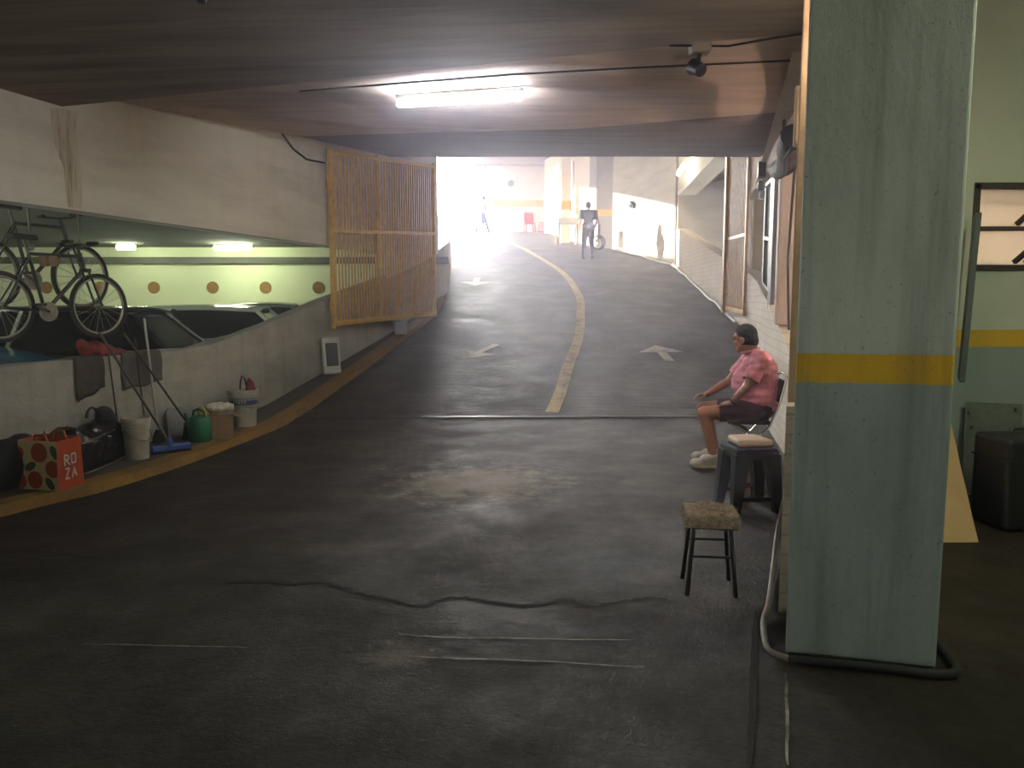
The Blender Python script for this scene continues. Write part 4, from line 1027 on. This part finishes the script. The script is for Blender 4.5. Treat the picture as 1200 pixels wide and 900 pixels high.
# ------------------------------------------------------------------ people
M_skin = plain('skin', '#9c6b50', .55, 0, .08, 6, 0, **{'Subsurface Weight': .08, 'Subsurface Radius': (.02, .008, .004)})
M_hair = plain('dark_hair', '#0e0a09', .95, 0, .4, 40, .5)
M_eye = plain('eye_dark', '#1a1210', .3)
def fingers(m, w, d, side, palm_n, curl=.5, s=1.0):
    """hand at wrist w pointing along d; palm normal palm_n; five unequal bent fingers"""
    d = Vector(d).normalized(); n_ = Vector(palm_n); n_ = (n_ - d * n_.dot(d)).normalized(); x = d.cross(n_) * side
    pc = Vector(w) + d * .045 * s
    for k in (-1, 0, 1): m.cap(Vector(w) + x * .018 * k * s, .016 * s, Vector(w) + d * .085 * s + x * .026 * k * s, .0135 * s, 10)
    for k, (o, L) in enumerate(((-.033, .068), (-.011, .078), (.011, .072), (.032, .056))):
        a = Vector(w) + d * .088 * s + x * o * s; dd = d + x * o * 2.2
        b = a + (dd * math.cos(curl * .5) + n_ * math.sin(curl * .5)).normalized() * L * .45 * s
        c = b + (dd * math.cos(curl * 1.3) + n_ * math.sin(curl * 1.3)).normalized() * L * .33 * s
        e = c + (dd * math.cos(curl * 2.0) + n_ * math.sin(curl * 2.0)).normalized() * L * .25 * s
        m.cap(a, .0095 * s, b, .0088 * s, 8); m.cap(b, .0088 * s, c, .008 * s, 8); m.cap(c, .008 * s, e, .007 * s, 8)
    a = Vector(w) + d * .025 * s - x * .03 * s; b = a + (d * .7 - x * .75 + n_ * .35).normalized() * .042 * s; c = b + (d * .95 - x * .2 + n_ * .45).normalized() * .034 * s
    m.cap(a, .013 * s, b, .0105 * s, 8); m.cap(b, .0105 * s, c, .008 * s, 8)
def head(m, c, R, s=1.0):
    """R columns: forward, left, up"""
    f, l, u = R.col[0], R.col[1], R.col[2]; c = Vector(c)
    P = lambda a, b, d: c + (f * a + l * b + u * d) * s
    m.ell(P(-.012, 0, .03), (.098 * s, .078 * s, .092 * s), 20, 14, R); m.ell(P(.022, 0, -.045), (.066 * s, .06 * s, .075 * s), 18, 12, R)
    m.cap(P(.06, 0, -.105), .022 * s, P(.045, 0, -.08), .03 * s)                     # chin
    m.cap(P(.084, 0, .012), .010 * s, P(.103, 0, -.03), .016 * s, 10)                # nose
    for b in (-1, 1):
        m.cap(P(.072, .05 * b, .027), .013 * s, P(.087, .016 * b, .03), .012 * s, 10)  # brow
        m.ell(P(-.012, .08 * b, -.01), (.026 * s, .012 * s, .036 * s), 12, 8, R)       # ear
        m.ell(P(.06, .036 * b, -.03), (.022 * s, .02 * s, .022 * s), 10, 8, R)         # cheek
        m.cap(P(.03, .05 * b, -.07), .02 * s, P(.06, .02 * b, -.098), .02 * s, 10)     # jaw
    m.cap(P(.079, -.02, -.064), .009 * s, P(.079, .02, -.064), .009 * s, 8); m.cap(P(.077, -.018, -.076), .0095 * s, P(.077, .018, -.076), .0095 * s, 8)
    return P
def person(loc, rz, J, label, cloth, hair, s=1.0, vox=.007, belly=0, shorts=True, sleeve=.55, face=True, group=None):
    """J: joint positions in local space (x forward, y left). cloth: dict of materials"""
    t = tag(empty('person', loc, rz), label, 'person')
    V = {k: Vector(v) for k, v in J.items() if isinstance(v, tuple) and len(v) == 3}
    m = MB()
    bk = J.get('bulk', 1.0)
    pel, che, nk, hd = V['pelvis'], V['chest'], V['neck'], V['head']
    up = (che - pel).normalized()
    RT = Matrix(((V['shL'] - V['shR']).normalized().cross(up), (V['shL'] - V['shR']).normalized(), up)).transposed() if 'shL' in V else None
    m.ell(pel, (.125, .17, .13), 20, 14); m.ell(che, (.125 * bk, .175, .17), 20, 14, RT); m.cap(pel, .135 * bk, che, .135 * bk, 18)
    m.cap(pel + up * .05 + Vector((.04, 0, 0)), .13 + belly * .03, che - up * .1 + Vector((.03 + belly * .05, 0, 0)), .12 + belly * .02, 18)
    m.cap(V['shL'], .062, V['shR'], .062); m.cap(che, .1, nk, .06); m.cap(nk, .058, hd + Vector((0, 0, -.06)), .052)
    R = J['Rhead']; hd_P = head(m, hd, R)
    for sd, sg in (('L', 1), ('R', -1)):
        m.cap(V['sh' + sd], .058, V['el' + sd], .042); m.cap(V['el' + sd], .043, V['wr' + sd], .028)
        m.cap(V['el' + sd].lerp(V['wr' + sd], .25), .044, V['wr' + sd], .028)
        d = J['hd' + sd] if 'hd' + sd in J else (V['wr' + sd] - V['el' + sd]).normalized()
        fingers(m, V['wr' + sd], d, sg if 'flip' not in J else -sg, J.get('pn' + sd, (0, -sg, -.3)), J.get('curl', .5))
        m.cap(V['hip' + sd], .092, V['kn' + sd], .06); m.cap(V['kn' + sd], .058, V['an' + sd], .038)
        m.cap(V['kn' + sd].lerp(V['an' + sd], .3) + Vector((-.012, 0, 0)) * J.get('fw', 1), .056, V['an' + sd], .036)
        m.cap(V['an' + sd], .038, V['toe' + sd], .03)
    body = remesh(m, 'body', cloth['skin'], t, vox, 3)
    # shirt
    m = MB(); g = .016
    m.ell(pel + up * .04, (.14 + g, .185 + g, .14 + g), 20, 14); m.ell(che, (.125 * bk + g, .175 + g, .17 + g), 20, 14, RT); m.cap(pel, .135 * bk + g, che, .135 * bk + g, 18)
    m.cap(pel + up * .05 + Vector((.04, 0, 0)), .13 + g + belly * .035, che - up * .1 + Vector((.03 + belly * .05, 0, 0)), .12 + g + belly * .025, 18)
    m.cap(V['shL'], .062 + g, V['shR'], .062 + g); m.cap(che, .1 + g, nk, .055)
    sh = remesh(m, 'shirt', cloth['shirt'], t, vox * 1.3, 3, [(nk + Vector((0, 0, .005)), (nk - che).normalized()), (pel - up * J.get('hem', .06), -up)] )
    fold = J.get('fold', .004)
    def crease(ob):
        for v in ob.data.vertices: v.co += v.normal * fold * noise.noise(Vector((v.co.x * 9, v.co.y * 9, v.co.z * 22)))
    crease(sh)
    for sd in 'LR':   # sleeves end in a clean hem
        a, b = V['sh' + sd], V['el' + sd]; q = a.lerp(b, sleeve)
        m = MB().cap(a, .064 + g, a.lerp(b, sleeve + .25), .056 + g); m.cap(a, .064 + g, che.lerp(a, .55) + Vector((0, 0, .02)), .07)
        crease(remesh(m, 'sleeve', cloth['shirt'], sh, vox * 1.2, 3, [(q, (b - a).normalized())]))
    # shorts / trousers
    m = MB(); g = .018
    m.ell(pel, (.125 + g, .175 + g, .125 + g), 20, 14)
    for sd in 'LR':
        m.cap(V['hip' + sd], .095 + g, V['kn' + sd], .064 + g)
        if not shorts: m.cap(V['kn' + sd], .064 + g, V['an' + sd] + Vector((0, 0, .02)), .05 + g * .6)
    tr = remesh(m, 'shorts' if shorts else 'trousers', cloth['legs'], t, vox * 1.3, 3, [(pel + up * .12, up)])
    if shorts:
        bm = bmesh.new(); bm.from_mesh(tr.data)
        for sd in 'LR':
            a, b = V['hip' + sd], V['kn' + sd]; d = (b - a).normalized(); q = a.lerp(b, .72)
            bmesh.ops.delete(bm, geom=[v for v in bm.verts if (v.co - q).dot(d) > 0 and (v.co - a - d * (v.co - a).dot(d)).length < .14], context='VERTS')
        bm.to_mesh(tr.data); bm.free()
    # shoes
    for sd in 'LR':
        a, b = V['an' + sd], V['toe' + sd]; d = (b - a); d.z = 0; d.normalize(); z0 = min(a.z - .06, b.z - .02)
        hl = a - d * .05; gr = J.get('gr' + sd, 0)
        m = MB().cap(hl + Vector((0, 0, -.03)), .048, b, .044).cap(a + Vector((0, 0, -.005)), .052, a.lerp(b, .5) + Vector((0, 0, .004)), .05).ell(b + d * .01, (.055, .05, .044))
        shoe = remesh(m, 'shoe', cloth['shoe'], t, vox, 3)
        for v in shoe.data.vertices:
            fl_ = J.get('floor' + sd)
            if fl_ is not None: v.co.z = max(v.co.z, fl_)
        m = MB(); pts = []
        if J.get('floor' + sd) is not None:
            e = d.cross(Vector((0, 0, 1)))
            poly = []
            for k in range(20):
                an = 2 * PI * k / 20; L_ = (b - hl).length / 2 + .045
                poly.append(((hl + b) / 2 + d * math.cos(an) * L_ + e * math.sin(an) * (.044 if math.cos(an) < 0 else .048)))
            m.prism([(p.x, p.y) for p in poly], 'Z', J['floor' + sd], J['floor' + sd] + .022); m.build('sole', cloth.get('sole', cloth['shoe']), shoe)
    # hair
    if hair:
        f, l, u = R.col[0], R.col[1], R.col[2]
        P = lambda a, b, c_: hd + f * a + l * b + u * c_
        m = MB().ell(P(-.016, 0, .036), (.104, .086, .098), 22, 16, R); m.ell(P(-.045, 0, -.02), (.078, .08, .085), 18, 12, R)
        o = remesh(m, 'hair', hair, t, vox, 2)
        bm = bmesh.new(); bm.from_mesh(o.data)
        kill = []
        for v in bm.verts:
            q = v.co - hd; a_, b_, c_ = q.dot(f), q.dot(l), q.dot(u)
            if a_ > .062 and c_ < .075: kill.append(v)
            elif a_ > .01 and c_ < .02 + (a_ - .01) * .9: kill.append(v)
            elif c_ < -.055 + max(0, -a_ - .03) * -.2: kill.append(v)
        bmesh.ops.delete(bm, geom=kill, context='VERTS')
        for v in bm.verts: v.co += v.normal * .004 * noise.noise(v.co * 40)
        bm.to_mesh(o.data); bm.free()
    if face:
        for b in (-1, 1): MB().ell(hd_P(.082, .032 * b, .006), (.009, .013, .007), 10, 8, R).build('eye', M_eye, t, smooth=True)
    return t, V, hd_P, R
# seated man
yaw, pitch = -.55, .12
Rh = (Euler((0, 0, yaw)).to_matrix() @ Euler((0, pitch, 0)).to_matrix())
J = dict(pelvis=(-.02, 0, .56), chest=(.0, 0, .86), neck=(.06, -.01, 1.045), head=(.125, -.015, 1.145), Rhead=Rh,
         shL=(.01, .2, .975), shR=(.04, -.2, .975), elL=(.13, .28, .735), elR=(.22, -.27, .74), wrL=(.24, .21, .60), wrR=(.42, -.12, .635),
         hdL=(.75, -.55, -.2), hdR=(.9, .2, -.15), pnL=(-.1, -.3, -1), pnR=(0, .2, -1), curl=.55,
         hipL=(.03, .1, .525), hipR=(.03, -.1, .525), knL=(.47, .13, .49), knR=(.46, -.13, .50), anL=(.375, .12, .09), anR=(.34, -.14, .09),
         toeL=(.52, .15, .04), toeR=(.49, -.16, .04), floorL=.003, floorR=.003, hem=.04, fold=.014, bulk=1.16)
M_pink = plain('pink_cotton', '#cf8390', .85, 0, .12, 30, .15); M_maroon = plain('maroon_shorts', '#3a1a20', .8, 0, .2, 20, .2); M_shoe = plain('white_trainer', '#c4bda9', .6)
t, V, hP, R = person((2.19, 6.8, 0), PI - .18, J, 'man in a pink polo shirt and dark shorts sitting on the folding chair',
       dict(skin=M_skin, shirt=M_pink, legs=M_maroon, shoe=M_shoe), M_hair, belly=1.0, sleeve=.72)
# collar, socks
MB().tube([V['neck'] + Vector((.075 * math.cos(a) + .012, .078 * math.sin(a), -.005 + .02 * -math.cos(a))) for a in [2 * PI * k / 20 for k in range(20)]], .012, 8, closed=True).build('collar', M_pink, t, smooth=True)
w = V['wrL'].lerp(V['elL'], .12); dd = (V['wrL'] - V['elL']).normalized(); bx, by = basis(dd)
MB().tube([w + (bx * math.cos(a) + by * math.sin(a)) * .034 for a in [2 * PI * k / 16 for k in range(16)]], .008, 6, closed=True).build('wrist_watch', M_black, t, smooth=True)
# man walking on the ramp (seen from the front-right, dark clothes)
M_dshirt = plain('dark_shirt', '#17171c', .85, 0, .2, 20, .2); M_jean = plain('dark_jeans', '#23252e', .85, 0, .2, 20, .2); M_dshoe = plain('dark_shoe', '#1d1b1b', .6)
I3 = Matrix.Identity(3)
def walk_pose(st=.26, H_=1.0):
    return dict(pelvis=(0, 0, .95), chest=(.02, 0, 1.27), neck=(.03, 0, 1.46), head=(.06, 0, 1.575), Rhead=I3,
        shL=(.01, .2, 1.40), shR=(.01, -.2, 1.40), elL=(-.07, .25, 1.12), elR=(.04, -.25, 1.12), wrL=(.02, .25, .88), wrR=(.2, -.23, .94),
        pnL=(0, -1, 0), pnR=(0, 1, 0), curl=.4, hipL=(0, .09, .9), hipR=(0, -.09, .9),
        knL=(.16, .09, .5), knR=(-.02, -.09, .48), anL=(st * .8, .09, .09), anR=(-st * .9, -.09, .13), toeL=(st * .8 + .14, .1, .04), toeR=(-st * .9 + .13, -.1, .045), floorL=.0, hem=.12)
gw = ground(689, 304)
person((gw.x, gw.y, gw.z), PI / 2 + .12, walk_pose(.2), 'man in dark shirt and jeans walking along the ramp', dict(skin=M_skin, shirt=M_dshirt, legs=M_jean, shoe=M_dshoe), M_hair, shorts=False, sleeve=.8, vox=.01)
gw = ground(566, 273)
M_lil = plain('pale_pink_top', '#d8a9b4', .85); M_bj = plain('blue_jeans', '#4c5a9c', .85)
person((gw.x, gw.y, gw.z), .25, walk_pose(.36), 'distant person in pink top and blue trousers walking past the bright exit', dict(skin=M_skin, shirt=M_lil, legs=M_bj, shoe=M_dshoe), M_hair, shorts=False, sleeve=.6, vox=.014, face=False)

# ------------------------------------------------------------------ right wall fittings
def onR(y, z, off=.05): return Vector((XR(y) - off, y, z))
M_pinkcol = wallpaint('pinkish_column_paint', '#a8968b', '#6b564a', 1.2, (1, 1, .6), .5, .8, .3)
struct(MB().box((2.88, 8.2, 2.1), (.16, .18, 1.75), (0, 0, -.25)).build('column', M_pinkcol, bevel=.01), 'narrow pinkish column standing on the right parapet', 'column')
struct(MB().box((3.1, 9.25, 2.25), (.05, .1, 1.75)).build('post', M_legd, bevel=.004), 'thin dark post right of the office window', 'post')
w = empty('window_2', (3.4, 10.6, 1.6)); struct(w, 'dim office window behind the right parapet', 'window')
a_, b_ = Vector((3.2, 9.5, 0)), Vector((3.72, 11.6, 0)); w.location = (0, 0, 0)
M_pane = plain('murky_glass', '#66706a', .12, 0, .3, 2); M_fr = plain('grey_window_frame', '#4b4d49', .5)
MB().add([a_ + Vector((.06, 0, 1.5)), b_ + Vector((.06, 0, 1.7)), b_ + Vector((.06, 0, 3.2)), a_ + Vector((.06, 0, 3.05))], [(0, 1, 2, 3)]).build('pane', M_pane, w)
for z0_, z1_ in ((1.52, 1.72), (3.02, 3.17), (2.2, 2.4)): MB().beam(a_ + Vector((.05, 0, z0_)), b_ + Vector((.05, 0, z1_)), .05, .05).build('window_frame', M_fr, w)
for u in (0, .5, 1): q = a_.lerp(b_, u) + Vector((.05, 0, 0)); MB().box((q.x, q.y, 2.33), (.05, .05, 1.6)).build('window_frame', M_fr, w)
o = MB().box((2.66, 7.0, 1.95), (.04, .5, 1.5), (0, 0, -.25)).build('shutter_panel', plain('blue_grey_metal', '#5f6c7c', .4, .3), bevel=.005)
tag(o, 'blue grey metal panel standing between the pinkish column and pillar', 'panel')
t = tag(empty('electrical_box', onR(10.6, 3.22, .06), .25), 'black electrical box high on the right header', 'electrical box')
MB().box((0, 0, 0), (.1, .22, .2), (0, 0, -.5)).build('box_body', M_black, t, bevel=.008); MB().box((0, .02, -.2), (.07, .14, .12), (0, 0, -.5)).build('switch', M_fr, t, bevel=.006)
MB().box((.02, 0, -.33), (.07, .12, .1), (0, 0, -.5)).build('socket', M_fix, t, bevel=.006)
tag(MB().tube([onR(7.9, 3.3), onR(7.9, 2.95), onR(7.6, 2.85)], .018, 8).build('conduit_pipe', M_rubber, smooth=True), 'dark vertical conduit on the pinkish header', 'pipe')
M_duct = plain('brown_wrapped_duct', '#301f19', .75, 0, .4, 12, .6)
t = tag(empty('wrapped_duct', (0, 0, 0)), 'fat brown wrapped duct above the shutter panel', 'duct')
m = MB().tube(smooth_path([onR(5.9, 2.72, .1), onR(6.2, 2.70, .13), onR(6.6, 2.68, .13), onR(7.2, 2.70, .12), onR(7.9, 2.78, .1)]), .09, 14)
for v in m.v: v += Vector((noise.noise(v * 9), noise.noise(v * 9 + Vector((5, 0, 0))), noise.noise(v * 9 + Vector((0, 7, 0))))) * .025
m.build('duct_wrap', M_duct, t, smooth=True)
MB().tube([onR(5.9, 2.62, .1), onR(6.2, 2.59, .16), onR(6.9, 2.6, .15), onR(7.8, 2.7, .1)], .02, 8).build('duct_cable', M_rubber, t, smooth=True)
t = tag(empty('junction_box', (1.79, 4.9, 2.62), -.3), 'tall beige box on the wall behind the top of the pillar', 'box')
MB().box((0, 0, 0), (.09, .06, .36)).build('box_body', M_beige, t, bevel=.01); MB().box((0, -.034, 0), (.07, .01, .33)).build('cover', M_beige, t, bevel=.004)
MB().tube([(0, 0, .18), (0, 0, .5)], .012, 8).build('conduit', M_rubber, t)
rr = random.Random(8)
for k in range(5):
    y = 4.75 + k * .05; x = interp(XRT, y) + .03 + .02 * k
    pts = [(x - .02 * k, y, 3.24), (x + rr.uniform(-.03, .03), y - .02, 3.05), (x + rr.uniform(-.03, .03), y, 2.8), (x + .02, y, 2.42)]
    tag(MB().tube(smooth_path([Vector(p) for p in pts], 5), .012, 6).build('power_cable', M_rubber, smooth=True), 'black power cable in the tangle beside the pillar top', 'cable', 'black cables beside the pillar top')
tag(MB().tube(smooth_path([Vector((2.86, 7.95, 3.0)), Vector((2.83, 7.92, 2.4)), Vector((2.80, 7.88, 1.9)), Vector((2.72, 7.6, 1.42)), Vector((2.7, 7.5, 1.2))], 6), .014, 6).build('power_cable', M_rubber, smooth=True), 'dark cable running down beside the pinkish column', 'cable')
# hose round the pillar foot
M_hose = plain('pale_hose', '#6f675c', .6)
t = tag(empty('hose', (0, 0, 0)), 'pale grey hose running down beside the pillar to its foot', 'hose')
hp = [(1.66, 4.55, .35), (1.60, 4.5, .12), (1.44, 4.1, .03), (1.25, 3.6, .03), (1.16, 3.4, .025), (1.10, 3.2, .03), (1.08, 3.08, .03), (1.14, 3.02, .025)]
MB().tube(smooth_path([Vector(p) for p in hp], 6), .014, 8).build('hose_run', M_hose, t, smooth=True)
hp = [(1.14, 3.02, .025), (1.3, 2.99, .025), (1.5, 2.95, .022), (1.7, 2.90, .022), (1.79, 2.95, .022), (1.84, 3.2, .022)]
MB().tube(smooth_path([Vector(p) for p in hp], 6), .018, 8).build('hose_end', M_rubber, t, smooth=True)

rr = random.Random(4)
tag(MB().tube([Vector((XR(y) - .05 - rr.uniform(0, .03), y, zr(y) + .03 + (rr.uniform(0, .05) if k % 4 == 0 else 0))) for k, y in enumerate(frange(14.6, 25.6, .45))], .025, 6).build('floor_cable', M_fix, smooth=True), 'pale cable running along the foot of the right ramp wall', 'cable')
tag(MB().tube([Vector((XR(21.8) - .06, 21.75, zr(21.8) + .05)), Vector((XR(21.8) - .06, 21.75, 6.2))], .03, 8).build('drain_pipe', M_colgrey, smooth=True), 'thin grey upright pipe at the corner of the long niche', 'pipe')
# ------------------------------------------------------------------ side room behind the pillar
w = empty('window_1', (0, 0, 0)); struct(w, 'dark framed tilting window in the room right of the pillar', 'window')
M_wf = plain('dark_brown_frame', '#2e241f', .6)
t_ = NT('frosted_pane'); t_.t.nodes.remove(t_.b); mx = t_.n('ShaderNodeMixShader'); d1 = t_.n('ShaderNodeBsdfDiffuse'); d2 = t_.n('ShaderNodeBsdfTranslucent')
for d_ in (d1, d2): d_.inputs['Color'].default_value = (.85, .8, .74, 1)
mx.inputs[0].default_value = .75; t_.l(d1.outputs[0], mx.inputs[1]); t_.l(d2.outputs[0], mx.inputs[2]); t_.l(mx.outputs[0], t_.out.inputs[0]); M_frost = t_.m
for z_ in (1.72, 2.30): MB().box((3.96, 5.62, z_), (1.32, .06, .045)).build('window_frame', M_wf, w)
for x_ in (3.32, 3.96, 4.6): MB().box((x_, 5.62, 2.01), (.045, .06, .6)).build('window_frame', M_wf, w)
MB().box((3.96, 5.62, 2.0), (1.3, .05, .03)).build('window_frame', M_wf, w)
for x0_, x1_ in ((3.34, 3.94), (3.98, 4.58)):
    for z0_, z1_ in ((1.74, 1.985), (2.015, 2.28)):
        MB().box(((x0_ + x1_) / 2, 5.64, (z0_ + z1_) / 2), (x1_ - x0_, .006, z1_ - z0_)).build('pane', M_frost, w)
for z0_ in (1.76, 2.03):
    MB().beam((3.62, 5.6, z0_), (3.72, 5.36, z0_ + .22), .03, .03).build('vent_arm', M_wf, w); MB().beam((3.7, 5.6, z0_), (3.8, 5.36, z0_ + .22), .03, .03).build('vent_arm', M_wf, w)
m = MB().box((3.135, 5.3, 1.5), (.035, .42, 1.12), (0, .03, -.5)); tag(m.build('window_shutter', plain('dark_green_paint', '#26352b', .5), bevel=.004), 'narrow dark green shutter standing out beside the tilting window', 'shutter')
o = MB().add([(2.25, 4.62, 0), (2.89, 4.62, 0), (3.16, 5.57, .80), (2.62, 5.57, .80)], [(0, 1, 2, 3)]).build('plywood_board', plain('plywood', '#a58a62', .8, 0, .2, 5))
s_ = o.modifiers.new('s', 'SOLIDIFY'); s_.thickness = .018; s_.offset = -1
tag(o, 'bare plywood board leaning against the wall behind the pillar', 'board')
t = tag(empty('metal_sheet', (3.5, 5.46, 0), 0, (-.12, 0, 0)), 'grey metal sheet with corner bolts leaning under the tilting window', 'sheet')
MB().box((0, 0, .38), (.42, .008, .74), (0, .04, 0)).build('plate', plain('galvanised', '#6f7672', .4, .5), t, bevel=.003)
for x_, z_ in ((-.17, .68), (-.15, .58), (.17, .70), (.17, .08), (-.17, .08)): MB().lathe([(0, -.012), (.014, -.012), (.016, 0)], 8, (x_, -.006, z_), axis='Y').build('bolt', M_steel, t)
t = tag(empty('equipment_case', (3.36, 5.0, 0), .1), 'black case standing on the floor at the right edge', 'case')
MB().box((0, 0, .31), (.42, .34, .6)).build('case_body', M_black, t, bevel=.03, seg=3); MB().tube([(-.08, 0, .61), (-.07, 0, .65), (.07, 0, .65), (.08, 0, .61)], .012, 8).build('handle', M_black, t, smooth=True)
MB().box((0, 0, .46), (.425, .345, .012)).build('lid_seam', M_rubber, t)

# ------------------------------------------------------------------ far end of the ramp
def small_table(loc, rz):
    t = tag(empty('side_table', loc, rz), 'white topped table at the wall left of the walking man', 'table')
    MB().box((0, 0, .83), (.75, .55, .2)).build('table_top', M_fix, t, bevel=.01)
    for a in (-1, 1):
        for b in (-1, 1): MB().tube([(a * .32, b * .22, .73), (a * .33, b * .23, 0)], .03, 8).build('leg', M_colgrey, t)
gt = Vector((1.95, 27.6, zr(27.6))); small_table(gt, .1)
t = tag(empty('hand_trolley', (2.78, 25.4, zr(25.4)), .15), 'dark wheeled trolley standing at the foot of the grey column', 'trolley')
for s in (-1, 1):
    wh = MB().tube(arc((0, .14 * s, .25), .22, 0, 2 * PI * 23 / 24, 23, 'YZ' if 0 else 'XZ'), .03, 8, closed=True).build('wheel', M_rubber, t, smooth=True)
    MB().tube([(0, .14 * s, .25), (.0, .12 * s, .95), (-.12, .12 * s, 1.15)], .025, 8).build('upright', M_black, t, smooth=True)
MB().tube([(0, -.15, .25), (0, .15, .25)], .03, 8).build('axle', M_black, t); MB().box((.02, 0, .6), (.1, .24, .5)).build('load_tray', M_black, t, bevel=.02)
t = tag(empty('wall_spotlight', (3.72, 24.35, at(723, 240, 24.4).z), .4), 'small dark spotlight on the cream wall above the sun patch', 'lamp')
m = MB().lathe([(.05, -.16), (.1, -.12), (.12, .0), (.12, .02)], 14, axis='Y'); m.build('lamp_head', M_black, t, smooth=True); MB().tube([(0, 0, 0), (.12, .12, -.12)], .03, 8).build('bracket', M_black, t)
t = tag(empty('hose_reel', (2.0, 30.6, zr(30.6) + 2.35)), 'round wall reel hanging high between the white doors', 'hose reel')
MB().tube(arc((0, 0, 0), .22, 0, 2 * PI * 23 / 24, 23, 'YZ'), .06, 8, closed=True).build('hose_coil', M_colgrey, t, smooth=True)
MB().lathe([(.1, -.08), (.1, .08)], 16, axis='X').build('reel_hub', M_colgrey, t); MB().tube([(.05, 0, .1), (.12, 0, .9)], .04, 8).build('bracket', M_colgrey, t)
t = tag(empty('plastic_chair', (.85, 37.6, zr(37.6)), .2), 'small red plastic chair at the end wall', 'chair')
M_redp = plain('red_plastic', '#b3261d', .45)
MB().box((0, 0, .42), (.5, .48, .05)).build('seat', M_redp, t, bevel=.02); MB().box((0, .22, .72), (.5, .05, .55), (-.15, 0, 0)).build('backrest', M_redp, t, bevel=.02)
for a in (-1, 1):
    for b in (-1, 1): MB().beam((a * .2, b * .19, .4), (a * .24, b * .23, 0), .06, .06).build('leg', M_redp, t)
t = tag(empty('red_crate', (1.5, 37.1, zr(37.3)), .1), 'red crate on the floor beside the red plastic chair', 'crate')
MB().box((0, 0, .22), (.55, .4, .44)).build('crate_body', M_redp, t, bevel=.02); MB().box((0, 0, .45), (.58, .43, .04)).build('crate_rim', M_redp, t, bevel=.01)

# ------------------------------------------------------------------ daylight, haze, exposure
M_haze = bpy.data.materials.new('haze'); M_haze.use_nodes = True
hn = M_haze.node_tree; hn.nodes.clear(); ho = hn.nodes.new('ShaderNodeOutputMaterial'); hv = hn.nodes.new('ShaderNodeVolumeScatter')
hv.inputs['Density'].default_value = .012; hv.inputs['Anisotropy'].default_value = .7; hv.inputs['Color'].default_value = (.9, .86, 1, 1)  # scattering volume added to spread a glow from the exit
hn.links.new(hv.outputs[0], ho.inputs['Volume'])
hz_ = MB().box((.5, 12, 2.4), (13, 20, 5.6)).build('haze', M_haze); tag(hz_, 'thin haze volume added to make the glow around the bright exit', 'haze', kind='stuff')
W = bpy.data.worlds.new('sky'); SC.world = W; W.use_nodes = True
wn = W.node_tree; bg = wn.nodes['Background']; bg.inputs[0].default_value = (1.0, .98, .97, 1)
tc = wn.nodes.new('ShaderNodeTexCoord'); dt = wn.nodes.new('ShaderNodeVectorMath'); dt.operation = 'DOT_PRODUCT'
dt.inputs[1].default_value = Vector((-.07, .99, .12)).normalized(); wn.links.new(tc.outputs['Generated'], dt.inputs[0])
mr = wn.nodes.new('ShaderNodeMapRange'); mr.interpolation_type = 'SMOOTHSTEP'
for k_, v_ in zip(('From Min', 'From Max', 'To Min', 'To Max'), (.86, 1.0, 6.0, 60.0)): mr.inputs[k_].default_value = v_
wn.links.new(dt.outputs['Value'], mr.inputs['Value']); wn.links.new(mr.outputs[0], bg.inputs[1])
sd = bpy.data.lights.new('sun', 'SUN'); sd.energy = 22; sd.angle = math.radians(1.0); sd.color = (1, .93, .82)
so = bpy.data.objects.new('sun', sd); COL.objects.link(so)
dirv = Vector((.93, -.30, -.33)); so.rotation_euler = dirv.to_track_quat('-Z', 'Y').to_euler()
vs = SC.view_settings; vs.view_transform = 'Standard'; vs.look = 'None'; vs.gamma = 1; vs.use_curve_mapping = False; vs.exposure = 0.6
cy = SC.cycles
cy.use_denoising = True
cy.max_bounces = 10; cy.diffuse_bounces = 5; cy.sample_clamp_indirect = 6; cy.caustics_reflective = False; cy.caustics_refractive = False
